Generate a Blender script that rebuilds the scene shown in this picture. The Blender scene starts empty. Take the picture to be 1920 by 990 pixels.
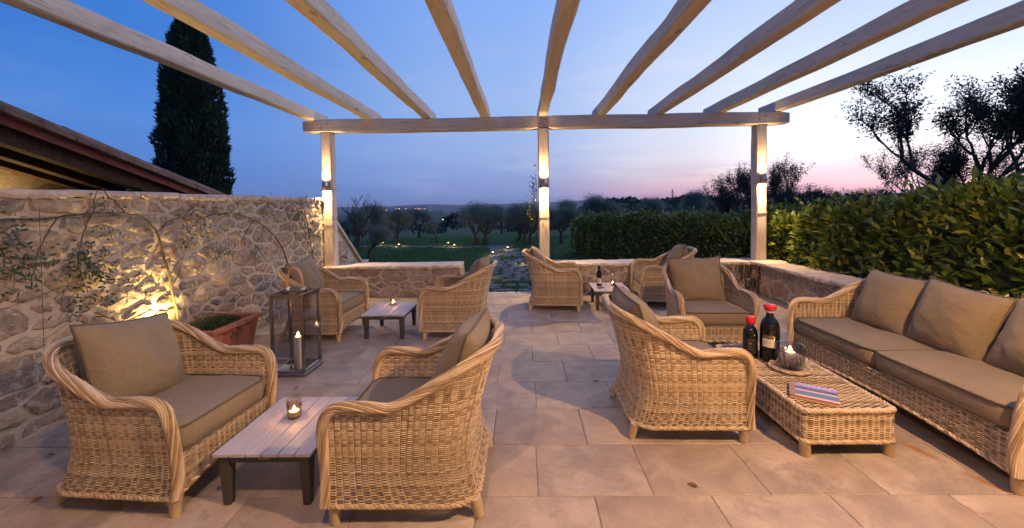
import bpy, math, random
import numpy as np
from mathutils import Vector, Matrix, noise
R = math.radians
scene = bpy.context.scene
COL = scene.collection

# ------------------------------------------------------------------ camera
CAM_H = 1.5
cam_d = bpy.data.cameras.new('camera')
cam = bpy.data.objects.new('camera', cam_d); COL.objects.link(cam)
cam_d.sensor_width = 36.0
cam_d.lens = 747.0 / 1920.0 * 36.0
cam_d.shift_x = (960.0 - 967.6) / 1920.0
cam_d.shift_y = (411.0 - 495.0) / 1920.0
cam_d.clip_start = 0.05
cam_d.clip_end = 30000.0
cam.matrix_world = (Matrix.Translation((0, 0, CAM_H)) @ Matrix.Rotation(R(0.95), 4, 'Z')
                    @ Matrix.Rotation(R(90 - 2.1), 4, 'X') @ Matrix.Rotation(R(-0.89), 4, 'Z'))
scene.camera = cam

# ------------------------------------------------------------------ view
scene.view_settings.view_transform = 'Standard'
scene.view_settings.look = 'None'
scene.view_settings.exposure = 0.12
scene.view_settings.gamma = 1.0
scene.view_settings.use_curve_mapping = False
scene.render.engine = 'CYCLES'
scene.cycles.use_denoising = True
scene.cycles.max_bounces = 6
scene.cycles.diffuse_bounces = 3
scene.cycles.glossy_bounces = 3
scene.cycles.transparent_max_bounces = 12
scene.cycles.volume_bounces = 0
scene.cycles.caustics_reflective = False
scene.cycles.caustics_refractive = False
scene.cycles.sample_clamp_indirect = 4.0


def lin(c):
    return tuple(((x / 255.0) / 12.92 if x / 255.0 <= .04045 else ((x / 255.0 + .055) / 1.055) ** 2.4) for x in c)


def node(nt, t, ins=None, **at):
    nd = nt.nodes.new(t)
    for k, v in at.items():
        setattr(nd, k, v)
    for k, v in (ins or {}).items():
        s = nd.inputs[k]
        if isinstance(v, bpy.types.NodeSocket):
            nt.links.new(v, s)
        else:
            if isinstance(v, (tuple, list)) and len(v) == 3 and s.type == 'RGBA':
                v = (*v, 1.0)
            s.default_value = v
    return nd


def ramp(nt, fac, stops, interp='LINEAR'):
    nd = nt.nodes.new('ShaderNodeValToRGB')
    nd.color_ramp.interpolation = interp
    el = nd.color_ramp.elements
    while len(el) < len(stops):
        el.new(0.5)
    for e, (p, c) in zip(el, stops):
        e.position = p
        e.color = (*c, 1.0) if len(c) == 3 else c
    nt.links.new(fac, nd.inputs['Fac'])
    return nd.outputs['Color']


def mth(nt, op, a, b=0.0, clamp=False):
    nd = node(nt, 'ShaderNodeMath', {0: a, 1: b}, operation=op)
    nd.use_clamp = clamp
    return nd.outputs[0]


def mixc(nt, f, a, b, blend='MIX'):
    nd = nt.nodes.new('ShaderNodeMix')
    nd.data_type = 'RGBA'; nd.blend_type = blend
    for s, v in ((nd.inputs[0], f), (nd.inputs[6], a), (nd.inputs[7], b)):
        if isinstance(v, bpy.types.NodeSocket):
            nt.links.new(v, s)
        else:
            s.default_value = (*v, 1.0) if isinstance(v, (tuple, list)) and len(v) == 3 else v
    return nd.outputs[2]


def smooth(nt, x, a, b):
    nd = node(nt, 'ShaderNodeMapRange', {0: x, 1: a, 2: b, 3: 0.0, 4: 1.0}, interpolation_type='SMOOTHSTEP')
    return nd.outputs[0]


# ------------------------------------------------------------------ world: dusk sky
SUN_AZ = 47.0          # degrees to the right of +Y
world = bpy.data.worlds.new('World'); scene.world = world
world.use_nodes = True
wt = world.node_tree; wt.nodes.clear()
tc = node(wt, 'ShaderNodeTexCoord')
dirv = node(wt, 'ShaderNodeVectorMath', {0: tc.outputs['Generated']}, operation='NORMALIZE').outputs[0]
sep = node(wt, 'ShaderNodeSeparateXYZ', {0: dirv})
hx, hy, hz = sep.outputs
horiz = node(wt, 'ShaderNodeCombineXYZ', {0: hx, 1: hy, 2: 0.0}).outputs[0]
hn = node(wt, 'ShaderNodeVectorMath', {0: horiz}, operation='NORMALIZE').outputs[0]
az = node(wt, 'ShaderNodeVectorMath', {0: hn, 1: (math.sin(R(SUN_AZ)), math.cos(R(SUN_AZ)), 0)}, operation='DOT_PRODUCT').outputs['Value']
el = mth(wt, 'MULTIPLY', mth(wt, 'ARCSINE', hz), 180 / math.pi / 60.0, True)     # 0..1 = 0..60 degrees


def eramp(st):
    return ramp(wt, el, [(d / 60.0, lin(c)) for d, c in st])


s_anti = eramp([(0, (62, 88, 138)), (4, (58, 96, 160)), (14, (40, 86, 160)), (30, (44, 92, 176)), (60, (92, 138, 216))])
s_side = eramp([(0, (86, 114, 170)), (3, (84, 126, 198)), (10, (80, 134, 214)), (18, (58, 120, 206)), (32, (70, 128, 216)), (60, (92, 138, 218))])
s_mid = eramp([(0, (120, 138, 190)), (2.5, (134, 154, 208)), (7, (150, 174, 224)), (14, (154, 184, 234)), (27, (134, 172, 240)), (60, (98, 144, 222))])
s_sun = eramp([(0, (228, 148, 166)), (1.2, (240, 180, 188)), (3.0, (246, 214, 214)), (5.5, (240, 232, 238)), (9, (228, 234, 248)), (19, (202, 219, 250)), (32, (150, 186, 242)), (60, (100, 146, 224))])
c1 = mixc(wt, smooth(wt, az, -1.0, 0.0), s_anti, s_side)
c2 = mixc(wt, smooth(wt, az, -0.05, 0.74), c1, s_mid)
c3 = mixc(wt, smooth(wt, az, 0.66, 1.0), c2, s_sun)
# wisps of high cloud, flattened towards the horizon
stretch = node(wt, 'ShaderNodeMapping', {0: dirv, 2: (0.0, 0.12, 0.5), 3: (1.6, 1.6, 9.0)}).outputs[0]
nz = node(wt, 'ShaderNodeTexNoise', {'Vector': stretch, 'Scale': 2.2, 'Detail': 7.0, 'Roughness': 0.58, 'Distortion': 0.9}).outputs['Fac']
cl = smooth(wt, nz, 0.44, 0.72)
band = mth(wt, 'MULTIPLY', smooth(wt, el, 0.0, 0.05), mth(wt, 'SUBTRACT', 1.0, smooth(wt, el, 0.16, 0.45)))
side = smooth(wt, az, 0.15, 0.8)
clf = mth(wt, 'MULTIPLY', mth(wt, 'MULTIPLY', cl, band), mth(wt, 'ADD', 0.05, mth(wt, 'MULTIPLY', side, 0.42)))
ccol = mixc(wt, smooth(wt, az, 0.6, 1.0), lin((176, 186, 222)), lin((238, 232, 242)))
c4 = mixc(wt, clf, c3, ccol)
nz2 = node(wt, 'ShaderNodeTexNoise', {'Vector': node(wt, 'ShaderNodeMapping', {0: dirv, 2: (3.0, 0, 0), 3: (1.2, 1.2, 16.0)}).outputs[0], 'Scale': 2.0, 'Detail': 5.0, 'Roughness': 0.55}).outputs['Fac']
low = mth(wt, 'MULTIPLY', smooth(wt, nz2, 0.47, 0.66), mth(wt, 'SUBTRACT', 1.0, smooth(wt, el, 0.05, 0.14)))
c5 = mixc(wt, mth(wt, 'MULTIPLY', low, 0.38), c4, mixc(wt, smooth(wt, az, 0.4, 1.0), lin((100, 128, 190)), lin((194, 170, 202))))
sky = node(wt, 'ShaderNodeTexSky', sky_type='NISHITA')
sky.sun_disc = False
sky.sun_elevation = R(0.5)
sky.sun_rotation = R(SUN_AZ)
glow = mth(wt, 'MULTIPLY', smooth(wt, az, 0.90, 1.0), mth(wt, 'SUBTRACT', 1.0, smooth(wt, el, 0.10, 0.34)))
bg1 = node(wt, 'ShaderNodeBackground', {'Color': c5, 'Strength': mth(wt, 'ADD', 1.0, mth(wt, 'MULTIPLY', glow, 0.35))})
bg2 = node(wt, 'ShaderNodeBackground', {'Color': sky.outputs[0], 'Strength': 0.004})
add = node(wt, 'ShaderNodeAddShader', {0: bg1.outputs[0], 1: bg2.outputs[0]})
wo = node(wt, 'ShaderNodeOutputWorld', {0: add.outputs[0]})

# the last light of the sun that has just set: broad, weak, rosy
sd = bpy.data.lights.new('sun', 'SUN'); sd.energy = 0.85; sd.angle = R(40); sd.color = (1.0, 0.80, 0.80)
sun = bpy.data.objects.new('sun', sd); COL.objects.link(sun)
sun.rotation_euler = (R(90 - 13), 0, R(180 - SUN_AZ))

WARM = (1.0, 0.64, 0.29)
WARMH = (1.0, 0.58, 0.27)
WARM2 = (1.0, 0.56, 0.20)


# ------------------------------------------------------------------ mesh helpers
class MB:
    def __init__(s):
        s.v = []; s.f = []; s.m = []; s.n = 0

    def add(s, V, F, mat=0):
        V = np.asarray(V, float).reshape(-1, 3)
        s.v.append(V)
        n = s.n
        if isinstance(F, np.ndarray):
            F = (F + n).tolist()
        else:
            F = [[i + n for i in f] for f in F]
        s.f += F; s.m += [mat] * len(F); s.n += len(V)

    def box(s, c, d, mat=0, M=None, top=None, bev=0.0):
        x, y, z = (k / 2 for k in d)
        tx, ty = top or (1, 1)
        if bev:
            b = bev
            V = []
            for (zz, k, sx, sy) in ((-z, b, 1, 1), (-z + b, 0, 1, 1), (z - b, 0, tx, ty), (z, b, tx, ty)):
                X, Y = x * sx - k, y * sy - k
                b2 = b if k == 0 else b * .6
                V += [(-X + b2, -Y, zz), (X - b2, -Y, zz), (X, -Y + b2, zz), (X, Y - b2, zz), (X - b2, Y, zz), (-X + b2, Y, zz), (-X, Y - b2, zz), (-X, -Y + b2, zz)]
            F = [list(range(7, -1, -1)), list(range(24, 32))]
            for r in range(3):
                for i in range(8):
                    j = (i + 1) % 8
                    F.append([r * 8 + i, r * 8 + j, r * 8 + 8 + j, r * 8 + 8 + i])
        else:
            V = [(-x, -y, -z), (x, -y, -z), (x, y, -z), (-x, y, -z), (-x * tx, -y * ty, z), (x * tx, -y * ty, z), (x * tx, y * ty, z), (-x * tx, y * ty, z)]
            F = [[3, 2, 1, 0], [4, 5, 6, 7], [0, 1, 5, 4], [1, 2, 6, 5], [2, 3, 7, 6], [3, 0, 4, 7]]
        V = np.array(V)
        if M is not None:
            V = V @ np.array(M.to_3x3()).T
        s.add(V + np.array(c), F, mat)
        return s

    def tube(s, P, r, n=6, mat=0, cap=True, flat=None, up=None):
        P = np.asarray(P, float); k = len(P)
        r = np.broadcast_to(np.asarray(r, float), (k,))
        T = np.gradient(P, axis=0); T /= np.linalg.norm(T, axis=1)[:, None] + 1e-12
        A = np.array(up if up is not None else ((0, 0, 1) if abs(T[0][2]) < .9 else (1, 0, 0)), float)
        N = np.zeros_like(P); a = A
        for i in range(k):
            a = a - T[i] * a.dot(T[i]); a /= np.linalg.norm(a) + 1e-12; N[i] = a
        B = np.cross(T, N)
        th = np.arange(n) * 2 * math.pi / n
        fl = flat or 1.0
        V = (P[:, None, :] + r[:, None, None] * (np.cos(th)[None, :, None] * N[:, None, :] * fl + np.sin(th)[None, :, None] * B[:, None, :])).reshape(-1, 3)
        i, j = np.meshgrid(np.arange(k - 1), np.arange(n), indexing='ij')
        j2 = (j + 1) % n
        F = np.stack([i * n + j, i * n + j2, (i + 1) * n + j2, (i + 1) * n + j], -1).reshape(-1, 4)
        s.add(V, F, mat)
        if cap:
            s.add(V[:n], [list(range(n - 1, -1, -1))], mat); s.add(V[-n:], [list(range(n))], mat)
        return s

    def lathe(s, prof, n=16, c=(0, 0, 0), mat=0, cap=True, a0=0.0):
        p = np.asarray(prof, float); k = len(p)
        th = a0 + np.arange(n) * 2 * math.pi / n
        V = np.stack([p[:, 0, None] * np.cos(th), p[:, 0, None] * np.sin(th), np.repeat(p[:, 1, None], n, 1)], -1).reshape(-1, 3) + np.array(c)
        i, j = np.meshgrid(np.arange(k - 1), np.arange(n), indexing='ij'); j2 = (j + 1) % n
        s.add(V, np.stack([i * n + j, i * n + j2, (i + 1) * n + j2, (i + 1) * n + j], -1).reshape(-1, 4), mat)
        if cap:
            s.add(V[:n], [list(range(n - 1, -1, -1))], mat); s.add(V[-n:], [list(range(n))], mat)
        return s

    def grid(s, P, mat=0):
        P = np.asarray(P, float); a, b = P.shape[:2]
        i, j = np.meshgrid(np.arange(a - 1), np.arange(b - 1), indexing='ij')
        s.add(P.reshape(-1, 3), np.stack([i * b + j, i * b + j + 1, (i + 1) * b + j + 1, (i + 1) * b + j], -1).reshape(-1, 4), mat)
        return s

    def mesh(s, name, mats, smooth=True):
        me = bpy.data.meshes.new(name)
        me.from_pydata(np.concatenate(s.v).tolist(), [], s.f)
        for m in (mats if isinstance(mats, (list, tuple)) else [mats]):
            me.materials.append(m)
        me.polygons.foreach_set('material_index', s.m)
        me.polygons.foreach_set('use_smooth', [smooth] * len(s.f))
        me.update()
        return me

    def obj(s, name, mats, parent=None, loc=(0, 0, 0), rot=(0, 0, 0), smooth=True):
        return link(name, s.mesh(name, mats, smooth), parent, loc, rot)


def link(name, me, parent=None, loc=(0, 0, 0), rot=(0, 0, 0)):
    o = bpy.data.objects.new(name, me); COL.objects.link(o)
    o.parent = parent; o.location = loc; o.rotation_euler = rot
    return o


def tag(o, label, cat, group=None):
    o['label'] = label; o['category'] = cat
    if group: o['group'] = group
    return o


def thing(name, label, cat, loc=(0, 0, 0), rz=0.0, group=None):
    o = link(name, None, None, loc, (0, 0, rz))
    o.empty_display_size = 0.1
    return tag(o, label, cat, group)


def struct(o, kind='structure'):
    o['kind'] = kind
    return o


KIDS = {}


def copy_tree(o, parent=None):
    c = o.copy(); COL.objects.link(c); c.parent = parent
    for ch in o.children:
        copy_tree(ch, c)
    return c


def light(name, kind, loc, energy, color, parent=None, radius=0.02, rot=(0, 0, 0), size=None, blend=1.0):
    d = bpy.data.lights.new(name, kind); d.energy = energy; d.color = color
    d.shadow_soft_size = radius
    if kind == 'SPOT':
        d.spot_size = size; d.spot_blend = blend
    o = bpy.data.objects.new(name, d); COL.objects.link(o); o.parent = parent
    o.location = loc; o.rotation_euler = rot
    return o


def fbm(x, y, z=0.0, o=3):
    return noise.fractal(Vector((x, y, z)), 1.0, 2.0, o)


# ------------------------------------------------------------------ materials
def new_mat(name):
    m = bpy.data.materials.new(name); m.use_nodes = True
    nt = m.node_tree
    return m, nt, nt.nodes['Principled BSDF']


def simple(name, col, rough=0.6, metal=0.0, spec=0.5, emit=None, es=0.0):
    m, nt, b = new_mat(name)
    b.inputs['Base Color'].default_value = (*col, 1); b.inputs['Roughness'].default_value = rough
    b.inputs['Metallic'].default_value = metal; b.inputs['Specular IOR Level'].default_value = spec
    if emit:
        b.inputs['Emission Color'].default_value = (*emit, 1); b.inputs['Emission Strength'].default_value = es
    return m


def objvec(nt, rnd=True, scale=(1, 1, 1)):
    t = node(nt, 'ShaderNodeTexCoord').outputs['Object']
    if rnd:
        oi = node(nt, 'ShaderNodeObjectInfo').outputs['Random']
        off = node(nt, 'ShaderNodeCombineXYZ', {0: mth(nt, 'MULTIPLY', oi, 37.0), 1: mth(nt, 'MULTIPLY', oi, 91.0), 2: mth(nt, 'MULTIPLY', oi, 13.0)}).outputs[0]
        t = node(nt, 'ShaderNodeVectorMath', {0: t, 1: off}, operation='ADD').outputs[0]
    if scale != (1, 1, 1):
        t = node(nt, 'ShaderNodeVectorMath', {0: t, 1: scale}, operation='MULTIPLY').outputs[0]
    return t


def nz_(nt, vec, scale, detail=4.0, rough=0.55, dist=0.0):
    return node(nt, 'ShaderNodeTexNoise', {'Vector': vec, 'Scale': scale, 'Detail': detail, 'Roughness': rough, 'Distortion': dist}).outputs['Fac']


def bump(nt, b, h, strength=0.4, dist=0.01, normal=None):
    ins = {'Height': h, 'Strength': strength, 'Distance': dist}
    if normal is not None: ins['Normal'] = normal
    o = node(nt, 'ShaderNodeBump', ins).outputs[0]
    nt.links.new(o, b.inputs['Normal'])
    return o


def setc(nt, b, c, rough=None):
    nt.links.new(c, b.inputs['Base Color'])
    if rough is not None:
        if isinstance(rough, bpy.types.NodeSocket): nt.links.new(rough, b.inputs['Roughness'])
        else: b.inputs['Roughness'].default_value = rough


def m_tile():
    m, nt, b = new_mat('travertine')
    v = objvec(nt)
    oi = node(nt, 'ShaderNodeObjectInfo').outputs['Random']
    base = ramp(nt, oi, [(0, (.385, .315, .25)), (.35, (.475, .40, .325)), (.7, (.42, .34, .265)), (1, (.52, .44, .36))])
    cloud = nz_(nt, v, 3.2, 6, .6, .6)
    c = mixc(nt, smooth(nt, cloud, .3, .72), mixc(nt, 1.0, base, (.72, .67, .63), 'MULTIPLY'), mixc(nt, 1.0, base, (1.14, 1.1, 1.04), 'MULTIPLY'))
    vein = nz_(nt, node(nt, 'ShaderNodeVectorMath', {0: v, 1: (2.0, 7.0, 1.0)}, operation='MULTIPLY').outputs[0], 2.3, 5, .6, 1.2)
    c = mixc(nt, mth(nt, 'MULTIPLY', smooth(nt, vein, .56, .7), .35), c, (.36, .28, .22))
    # weathered grey-black lichen stain on some slabs only
    stain_sel = smooth(nt, mth(nt, 'FRACT', mth(nt, 'MULTIPLY', oi, 17.3)), .55, .95)
    st = nz_(nt, v, 2.6, 9, .72, .9)
    sp = nz_(nt, v, 70, 3, .6)
    stm = mth(nt, 'MULTIPLY', mth(nt, 'MULTIPLY', smooth(nt, st, .49, .58), stain_sel), smooth(nt, sp, .30, .62))
    c = mixc(nt, mth(nt, 'MULTIPLY', stm, .5), c, (.15, .125, .115))
    blot = nz_(nt, v, 7.5, 8, .7, 1.4)
    c = mixc(nt, mth(nt, 'MULTIPLY', smooth(nt, blot, .53, .66), .42), c, (.27, .185, .13))
    grain = nz_(nt, v, 46, 4, .7)
    c = mixc(nt, mth(nt, 'MULTIPLY', smooth(nt, grain, .52, .70), .30), c, (.25, .18, .13))
    pw = node(nt, 'ShaderNodeNewGeometry').outputs['Position']            # two rust marks left by a metal foot, beside the sofa
    rn = nz_(nt, pw, 16, 4, .6)
    for (rx, ry, la, lb) in ((2.335, 2.36, .115, .028), (2.42, 2.085, .075, .022)):
        dv = node(nt, 'ShaderNodeVectorMath', {0: pw, 1: (rx, ry, 0)}, operation='SUBTRACT').outputs[0]
        rv = node(nt, 'ShaderNodeVectorRotate', {'Vector': dv, 'Angle': R(70)}, rotation_type='Z_AXIS').outputs[0]
        dl = node(nt, 'ShaderNodeVectorMath', {0: node(nt, 'ShaderNodeVectorMath', {0: rv, 1: (1 / la, 1 / lb, 0)}, operation='MULTIPLY').outputs[0]}, operation='LENGTH').outputs['Value']
        rf = mth(nt, 'SUBTRACT', 1.0, smooth(nt, mth(nt, 'ADD', dl, mth(nt, 'MULTIPLY', mth(nt, 'SUBTRACT', rn, .5), 2.2)), .35, 1.25))
        c = mixc(nt, mth(nt, 'MULTIPLY', rf, .75), c, (.33, .13, .025))
    pit = nz_(nt, v, 120, 2, .5)
    c = mixc(nt, mth(nt, 'MULTIPLY', smooth(nt, pit, .66, .74), .5), c, (.16, .12, .09))
    setc(nt, b, c, ramp(nt, cloud, [(.2, (.42,) * 3), (.8, (.62,) * 3)]))
    b.inputs['Specular IOR Level'].default_value = .38
    h = mth(nt, 'ADD', mth(nt, 'MULTIPLY', nz_(nt, v, 14, 6, .65), .8), mth(nt, 'MULTIPLY', smooth(nt, pit, .64, .74), -.5))
    bump(nt, b, h, .28, .006)
    return m


def drip(nt, c):
    """black weathering streaks that run down the low wall below the post at the hedge corner, and one at the middle of that wall"""
    p = node(nt, 'ShaderNodeSeparateXYZ', {0: node(nt, 'ShaderNodeNewGeometry').outputs['Position']}).outputs
    gp = node(nt, 'ShaderNodeNewGeometry').outputs['Position']
    st = nz_(nt, node(nt, 'ShaderNodeVectorMath', {0: gp, 1: (9.0, 9.0, 1.6)}, operation='MULTIPLY').outputs[0], 1.0, 5, .65, .6)
    band = mth(nt, 'MULTIPLY', smooth(nt, p[0], 3.18, 3.42), smooth(nt, p[1], 6.38, 6.42))
    b2 = mth(nt, 'MULTIPLY', mth(nt, 'MULTIPLY', smooth(nt, p[0], 2.68, 2.78), mth(nt, 'SUBTRACT', 1.0, smooth(nt, p[0], 2.86, 2.98))), smooth(nt, p[1], 6.38, 6.42))
    lowz = mth(nt, 'SUBTRACT', 1.0, smooth(nt, p[2], .44, .50))
    f = mth(nt, 'MULTIPLY', mth(nt, 'MULTIPLY', mth(nt, 'ADD', band, b2, True), lowz), smooth(nt, st, .40, .54))
    return mixc(nt, mth(nt, 'MULTIPLY', f, .88), c, (.022, .016, .011))


def m_stone():
    m, nt, b = new_mat('rubble_stone')
    v = objvec(nt)
    oi = node(nt, 'ShaderNodeObjectInfo').outputs['Random']
    base = ramp(nt, oi, [(0, (.23, .215, .21)), (.14, (.34, .29, .235)), (.30, (.44, .35, .26)), (.42, (.28, .255, .24)), (.56, (.50, .41, .31)),
                         (.7, (.36, .265, .19)), (.84, (.42, .37, .32)), (1, (.31, .225, .165))])
    n1 = nz_(nt, v, 9, 7, .68, .7)
    c = mixc(nt, smooth(nt, n1, .28, .75), mixc(nt, 1.0, base, (.66, .64, .63), 'MULTIPLY'), mixc(nt, 1.0, base, (1.25, 1.2, 1.13), 'MULTIPLY'))
    lich = nz_(nt, v, 13, 6, .7, .8)
    c = mixc(nt, mth(nt, 'MULTIPLY', smooth(nt, lich, .50, .62), .72), c, (.58, .50, .41))
    setc(nt, b, drip(nt, c), .88)
    b.inputs['Specular IOR Level'].default_value = .25
    bump(nt, b, mth(nt, 'ADD', nz_(nt, v, 16, 7, .7, .5), mth(nt, 'MULTIPLY', nz_(nt, v, 60, 3, .6), .35)), .9, .03)
    return m


def m_mortar(name='lime_mortar', col=(.60, .51, .41)):
    m, nt, b = new_mat(name)
    v = objvec(nt, False)
    n1 = nz_(nt, v, 3, 6, .62, .4)
    d = tuple(k * .68 for k in col); l = tuple(min(k * 1.2, 1) for k in col)
    c = ramp(nt, n1, [(.25, d), (.55, col), (.8, l)])
    c = mixc(nt, mth(nt, 'MULTIPLY', smooth(nt, nz_(nt, v, 22, 5, .7), .5, .75), .45), c, tuple(k * .55 for k in col))
    setc(nt, b, drip(nt, c) if name == 'lime_mortar' else c, .92); b.inputs['Specular IOR Level'].default_value = .2
    bump(nt, b, mth(nt, 'ADD', nz_(nt, v, 11, 7, .7), mth(nt, 'MULTIPLY', nz_(nt, v, 85, 3, .6), .3)), .9, .03)
    return m


def m_cap():
    m, nt, b = new_mat('coping_stone')
    v = objvec(nt)
    n1 = nz_(nt, v, 6, 7, .66, .6)
    c = ramp(nt, n1, [(.25, (.42, .335, .27)), (.5, (.60, .50, .42)), (.78, (.70, .61, .53))])
    c = mixc(nt, mth(nt, 'MULTIPLY', smooth(nt, nz_(nt, v, 5, 5, .7, 1.0), .6, .72), .7), c, (.26, .14, .075))
    setc(nt, b, c, .8); b.inputs['Specular IOR Level'].default_value = .3
    bump(nt, b, nz_(nt, v, 20, 7, .7), .7, .02)
    return m


def m_wood():
    m, nt, b = new_mat('limed_timber')
    v = objvec(nt, True, (1.0, 9.0, 9.0))
    g = nz_(nt, v, 2.2, 7, .62, 1.6)
    c = ramp(nt, g, [(.25, (.50, .40, .30)), (.5, (.64, .54, .43)), (.75, (.72, .63, .52))])
    fine = nz_(nt, objvec(nt, True, (2.0, 60, 60)), 2.0, 4, .6)
    c = mixc(nt, mth(nt, 'MULTIPLY', smooth(nt, fine, .5, .72), .3), c, (.42, .32, .22))
    crack = nz_(nt, objvec(nt, True, (.55, 13, 13)), 1.3, 3, .5, .6)
    ck = mth(nt, 'SUBTRACT', 1.0, smooth(nt, mth(nt, 'ABSOLUTE', mth(nt, 'SUBTRACT', crack, .5)), .0, .012))
    c = mixc(nt, mth(nt, 'MULTIPLY', ck, .55), c, (.13, .085, .05))
    vor = node(nt, 'ShaderNodeTexVoronoi', {'Vector': objvec(nt, True, (1.0, 2.4, 2.4)), 'Scale': 1.5}).outputs['Distance']
    c = mixc(nt, mth(nt, 'MULTIPLY', mth(nt, 'SUBTRACT', 1.0, smooth(nt, vor, .05, .11)), .6), c, (.22, .135, .075))
    setc(nt, b, c, .72); b.inputs['Specular IOR Level'].default_value = .3
    bump(nt, b, mth(nt, 'ADD', mth(nt, 'ADD', g, mth(nt, 'MULTIPLY', fine, .5)), mth(nt, 'MULTIPLY', ck, -.6)), .35, .008)
    return m


def m_wicker(name, stops):
    m, nt, b = new_mat(name)
    r = node(nt, 'ShaderNodeNewGeometry').outputs['Random Per Island']
    v = objvec(nt, False)
    n1 = nz_(nt, v, 26, 3, .6)
    f = mth(nt, 'ADD', mth(nt, 'MULTIPLY', r, .75), mth(nt, 'MULTIPLY', n1, .42))
    c = ramp(nt, f, stops)
    setc(nt, b, c, .5); b.inputs['Specular IOR Level'].default_value = .35
    bump(nt, b, nz_(nt, v, 240, 2, .5), .15, .002)
    return m


def m_fabric(name, col):
    m, nt, b = new_mat(name)
    v = objvec(nt, False)
    w = node(nt, 'ShaderNodeTexWave', {'Vector': v, 'Scale': 170.0, 'Distortion': 1.5, 'Detail': 1.0}, bands_direction='X').outputs['Fac']
    w2 = node(nt, 'ShaderNodeTexWave', {'Vector': v, 'Scale': 170.0, 'Distortion': 1.5, 'Detail': 1.0}, bands_direction='Y').outputs['Fac']
    n1 = nz_(nt, v, 120, 3, .6)
    n2 = nz_(nt, v, 5, 3, .5)
    c = ramp(nt, mth(nt, 'ADD', mth(nt, 'MULTIPLY', n1, .7), mth(nt, 'MULTIPLY', n2, .3)), [(.3, tuple(k * .74 for k in col)), (.7, tuple(k * 1.22 for k in col))])
    setc(nt, b, c, .9); b.inputs['Specular IOR Level'].default_value = .2
    b.inputs['Sheen Weight'].default_value = .15
    fold = nz_(nt, node(nt, 'ShaderNodeVectorMath', {0: v, 1: (1, 1, 1.6)}, operation='MULTIPLY').outputs[0], 6.5, 3, .5, .8)
    b1 = node(nt, 'ShaderNodeBump', {'Height': fold, 'Strength': .35, 'Distance': .03}).outputs[0]
    bump(nt, b, mth(nt, 'ADD', mth(nt, 'ADD', w, w2), n1), .22, .0015, b1)
    return m


def m_leaf(name, stops, rough=.45, spec=.4, trans=.12):
    m, nt, b = new_mat(name)
    r = node(nt, 'ShaderNodeNewGeometry').outputs['Random Per Island']
    setc(nt, b, ramp(nt, r, stops), rough)
    b.inputs['Specular IOR Level'].default_value = spec
    if trans:
        tr = node(nt, 'ShaderNodeBsdfTranslucent', {'Color': ramp(nt, r, stops)})
        mx = node(nt, 'ShaderNodeMixShader', {0: trans, 1: b.outputs[0], 2: tr.outputs[0]})
        nt.links.new(mx.outputs[0], nt.nodes['Material Output'].inputs[0])
    return m


def m_glass(name, tint=(1, 1, 1), refl=1.0):
    m, nt, b = new_mat(name)
    nt.nodes.remove(b)
    fa = node(nt, 'ShaderNodeLayerWeight', {'Blend': .5}).outputs['Facing']
    f = mth(nt, 'MULTIPLY', mth(nt, 'ADD', .035, mth(nt, 'MULTIPLY', mth(nt, 'POWER', fa, 4.0), .75)), refl, True)
    mx = node(nt, 'ShaderNodeMixShader', {0: f, 1: node(nt, 'ShaderNodeBsdfTransparent', {'Color': tint}).outputs[0],
                                          2: node(nt, 'ShaderNodeBsdfGlossy', {'Roughness': .02}).outputs[0]})
    nt.links.new(mx.outputs[0], nt.nodes['Material Output'].inputs[0])
    return m


def m_emit(name, col, s):
    m, nt, b = new_mat(name)
    nt.nodes.remove(b)
    e = node(nt, 'ShaderNodeEmission', {'Color': col, 'Strength': s})
    nt.links.new(e.outputs[0], nt.nodes['Material Output'].inputs[0])
    return m


def m_noise(name, stops, scale, rough=.8, bs=.4, bd=.01, detail=5, rnd=False, stretch=(1, 1, 1), spec=.3, metal=0.0):
    m, nt, b = new_mat(name)
    v = objvec(nt, rnd, stretch)
    n1 = nz_(nt, v, scale, detail, .62, .3)
    setc(nt, b, ramp(nt, n1, stops), rough)
    b.inputs['Specular IOR Level'].default_value = spec; b.inputs['Metallic'].default_value = metal
    if bs: bump(nt, b, nz_(nt, v, scale * 3, 4, .6), bs, bd)
    return m


M_TILE = m_tile(); M_STONE = m_stone(); M_MORTAR = m_mortar(); M_CAP = m_cap(); M_WOOD = m_wood()
M_JOINT = m_mortar('floor_joint', (.29, .24, .20))
M_WICK = m_wicker('wicker', [(.1, (.17, .10, .05)), (.32, (.37, .255, .14)), (.6, (.56, .42, .25)), (.95, (.72, .58, .39))])
M_WICKD = simple('wicker_core', (.075, .047, .024), .8)
M_FAB = m_fabric('taupe_fabric', (.232, .178, .112))
M_PIPE = m_fabric('piping_fabric', (.115, .087, .058))
M_SLAT = m_noise('pale_slat', [(.3, (.43, .39, .385)), (.7, (.52, .475, .465))], 6, .55, .15, .002, stretch=(8, 1, 8), rnd=True)
M_DARKM = m_noise('dark_frame', [(.3, (.055, .05, .042)), (.7, (.075, .07, .06))], 30, .5, .1, .001)
M_STEEL = m_noise('polished_steel', [(.3, (.28, .25, .23)), (.7, (.36, .33, .31))], 8, .13, .02, .001, metal=1.0)
M_BRUSH = m_noise('brushed_steel', [(.3, (.42, .40, .38)), (.7, (.55, .53, .50))], 20, .34, .05, .001, metal=1.0, stretch=(1, 1, 12))
M_GLASS = m_glass('clear_glass', (.93, .92, .92), 1.9)
M_PANE = m_glass('lantern_glass', (.90, .89, .90), 1.25)
M_AMBER = m_glass('amber_glass', (1.0, .88, .76), 1.6)
M_WAX = simple('candle_wax', (.78, .70, .58), .5)
M_WAX.node_tree.nodes['Principled BSDF'].inputs['Subsurface Weight'].default_value = .3
M_WAX.node_tree.nodes['Principled BSDF'].inputs['Subsurface Radius'].default_value = (.03, .015, .006)
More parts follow.
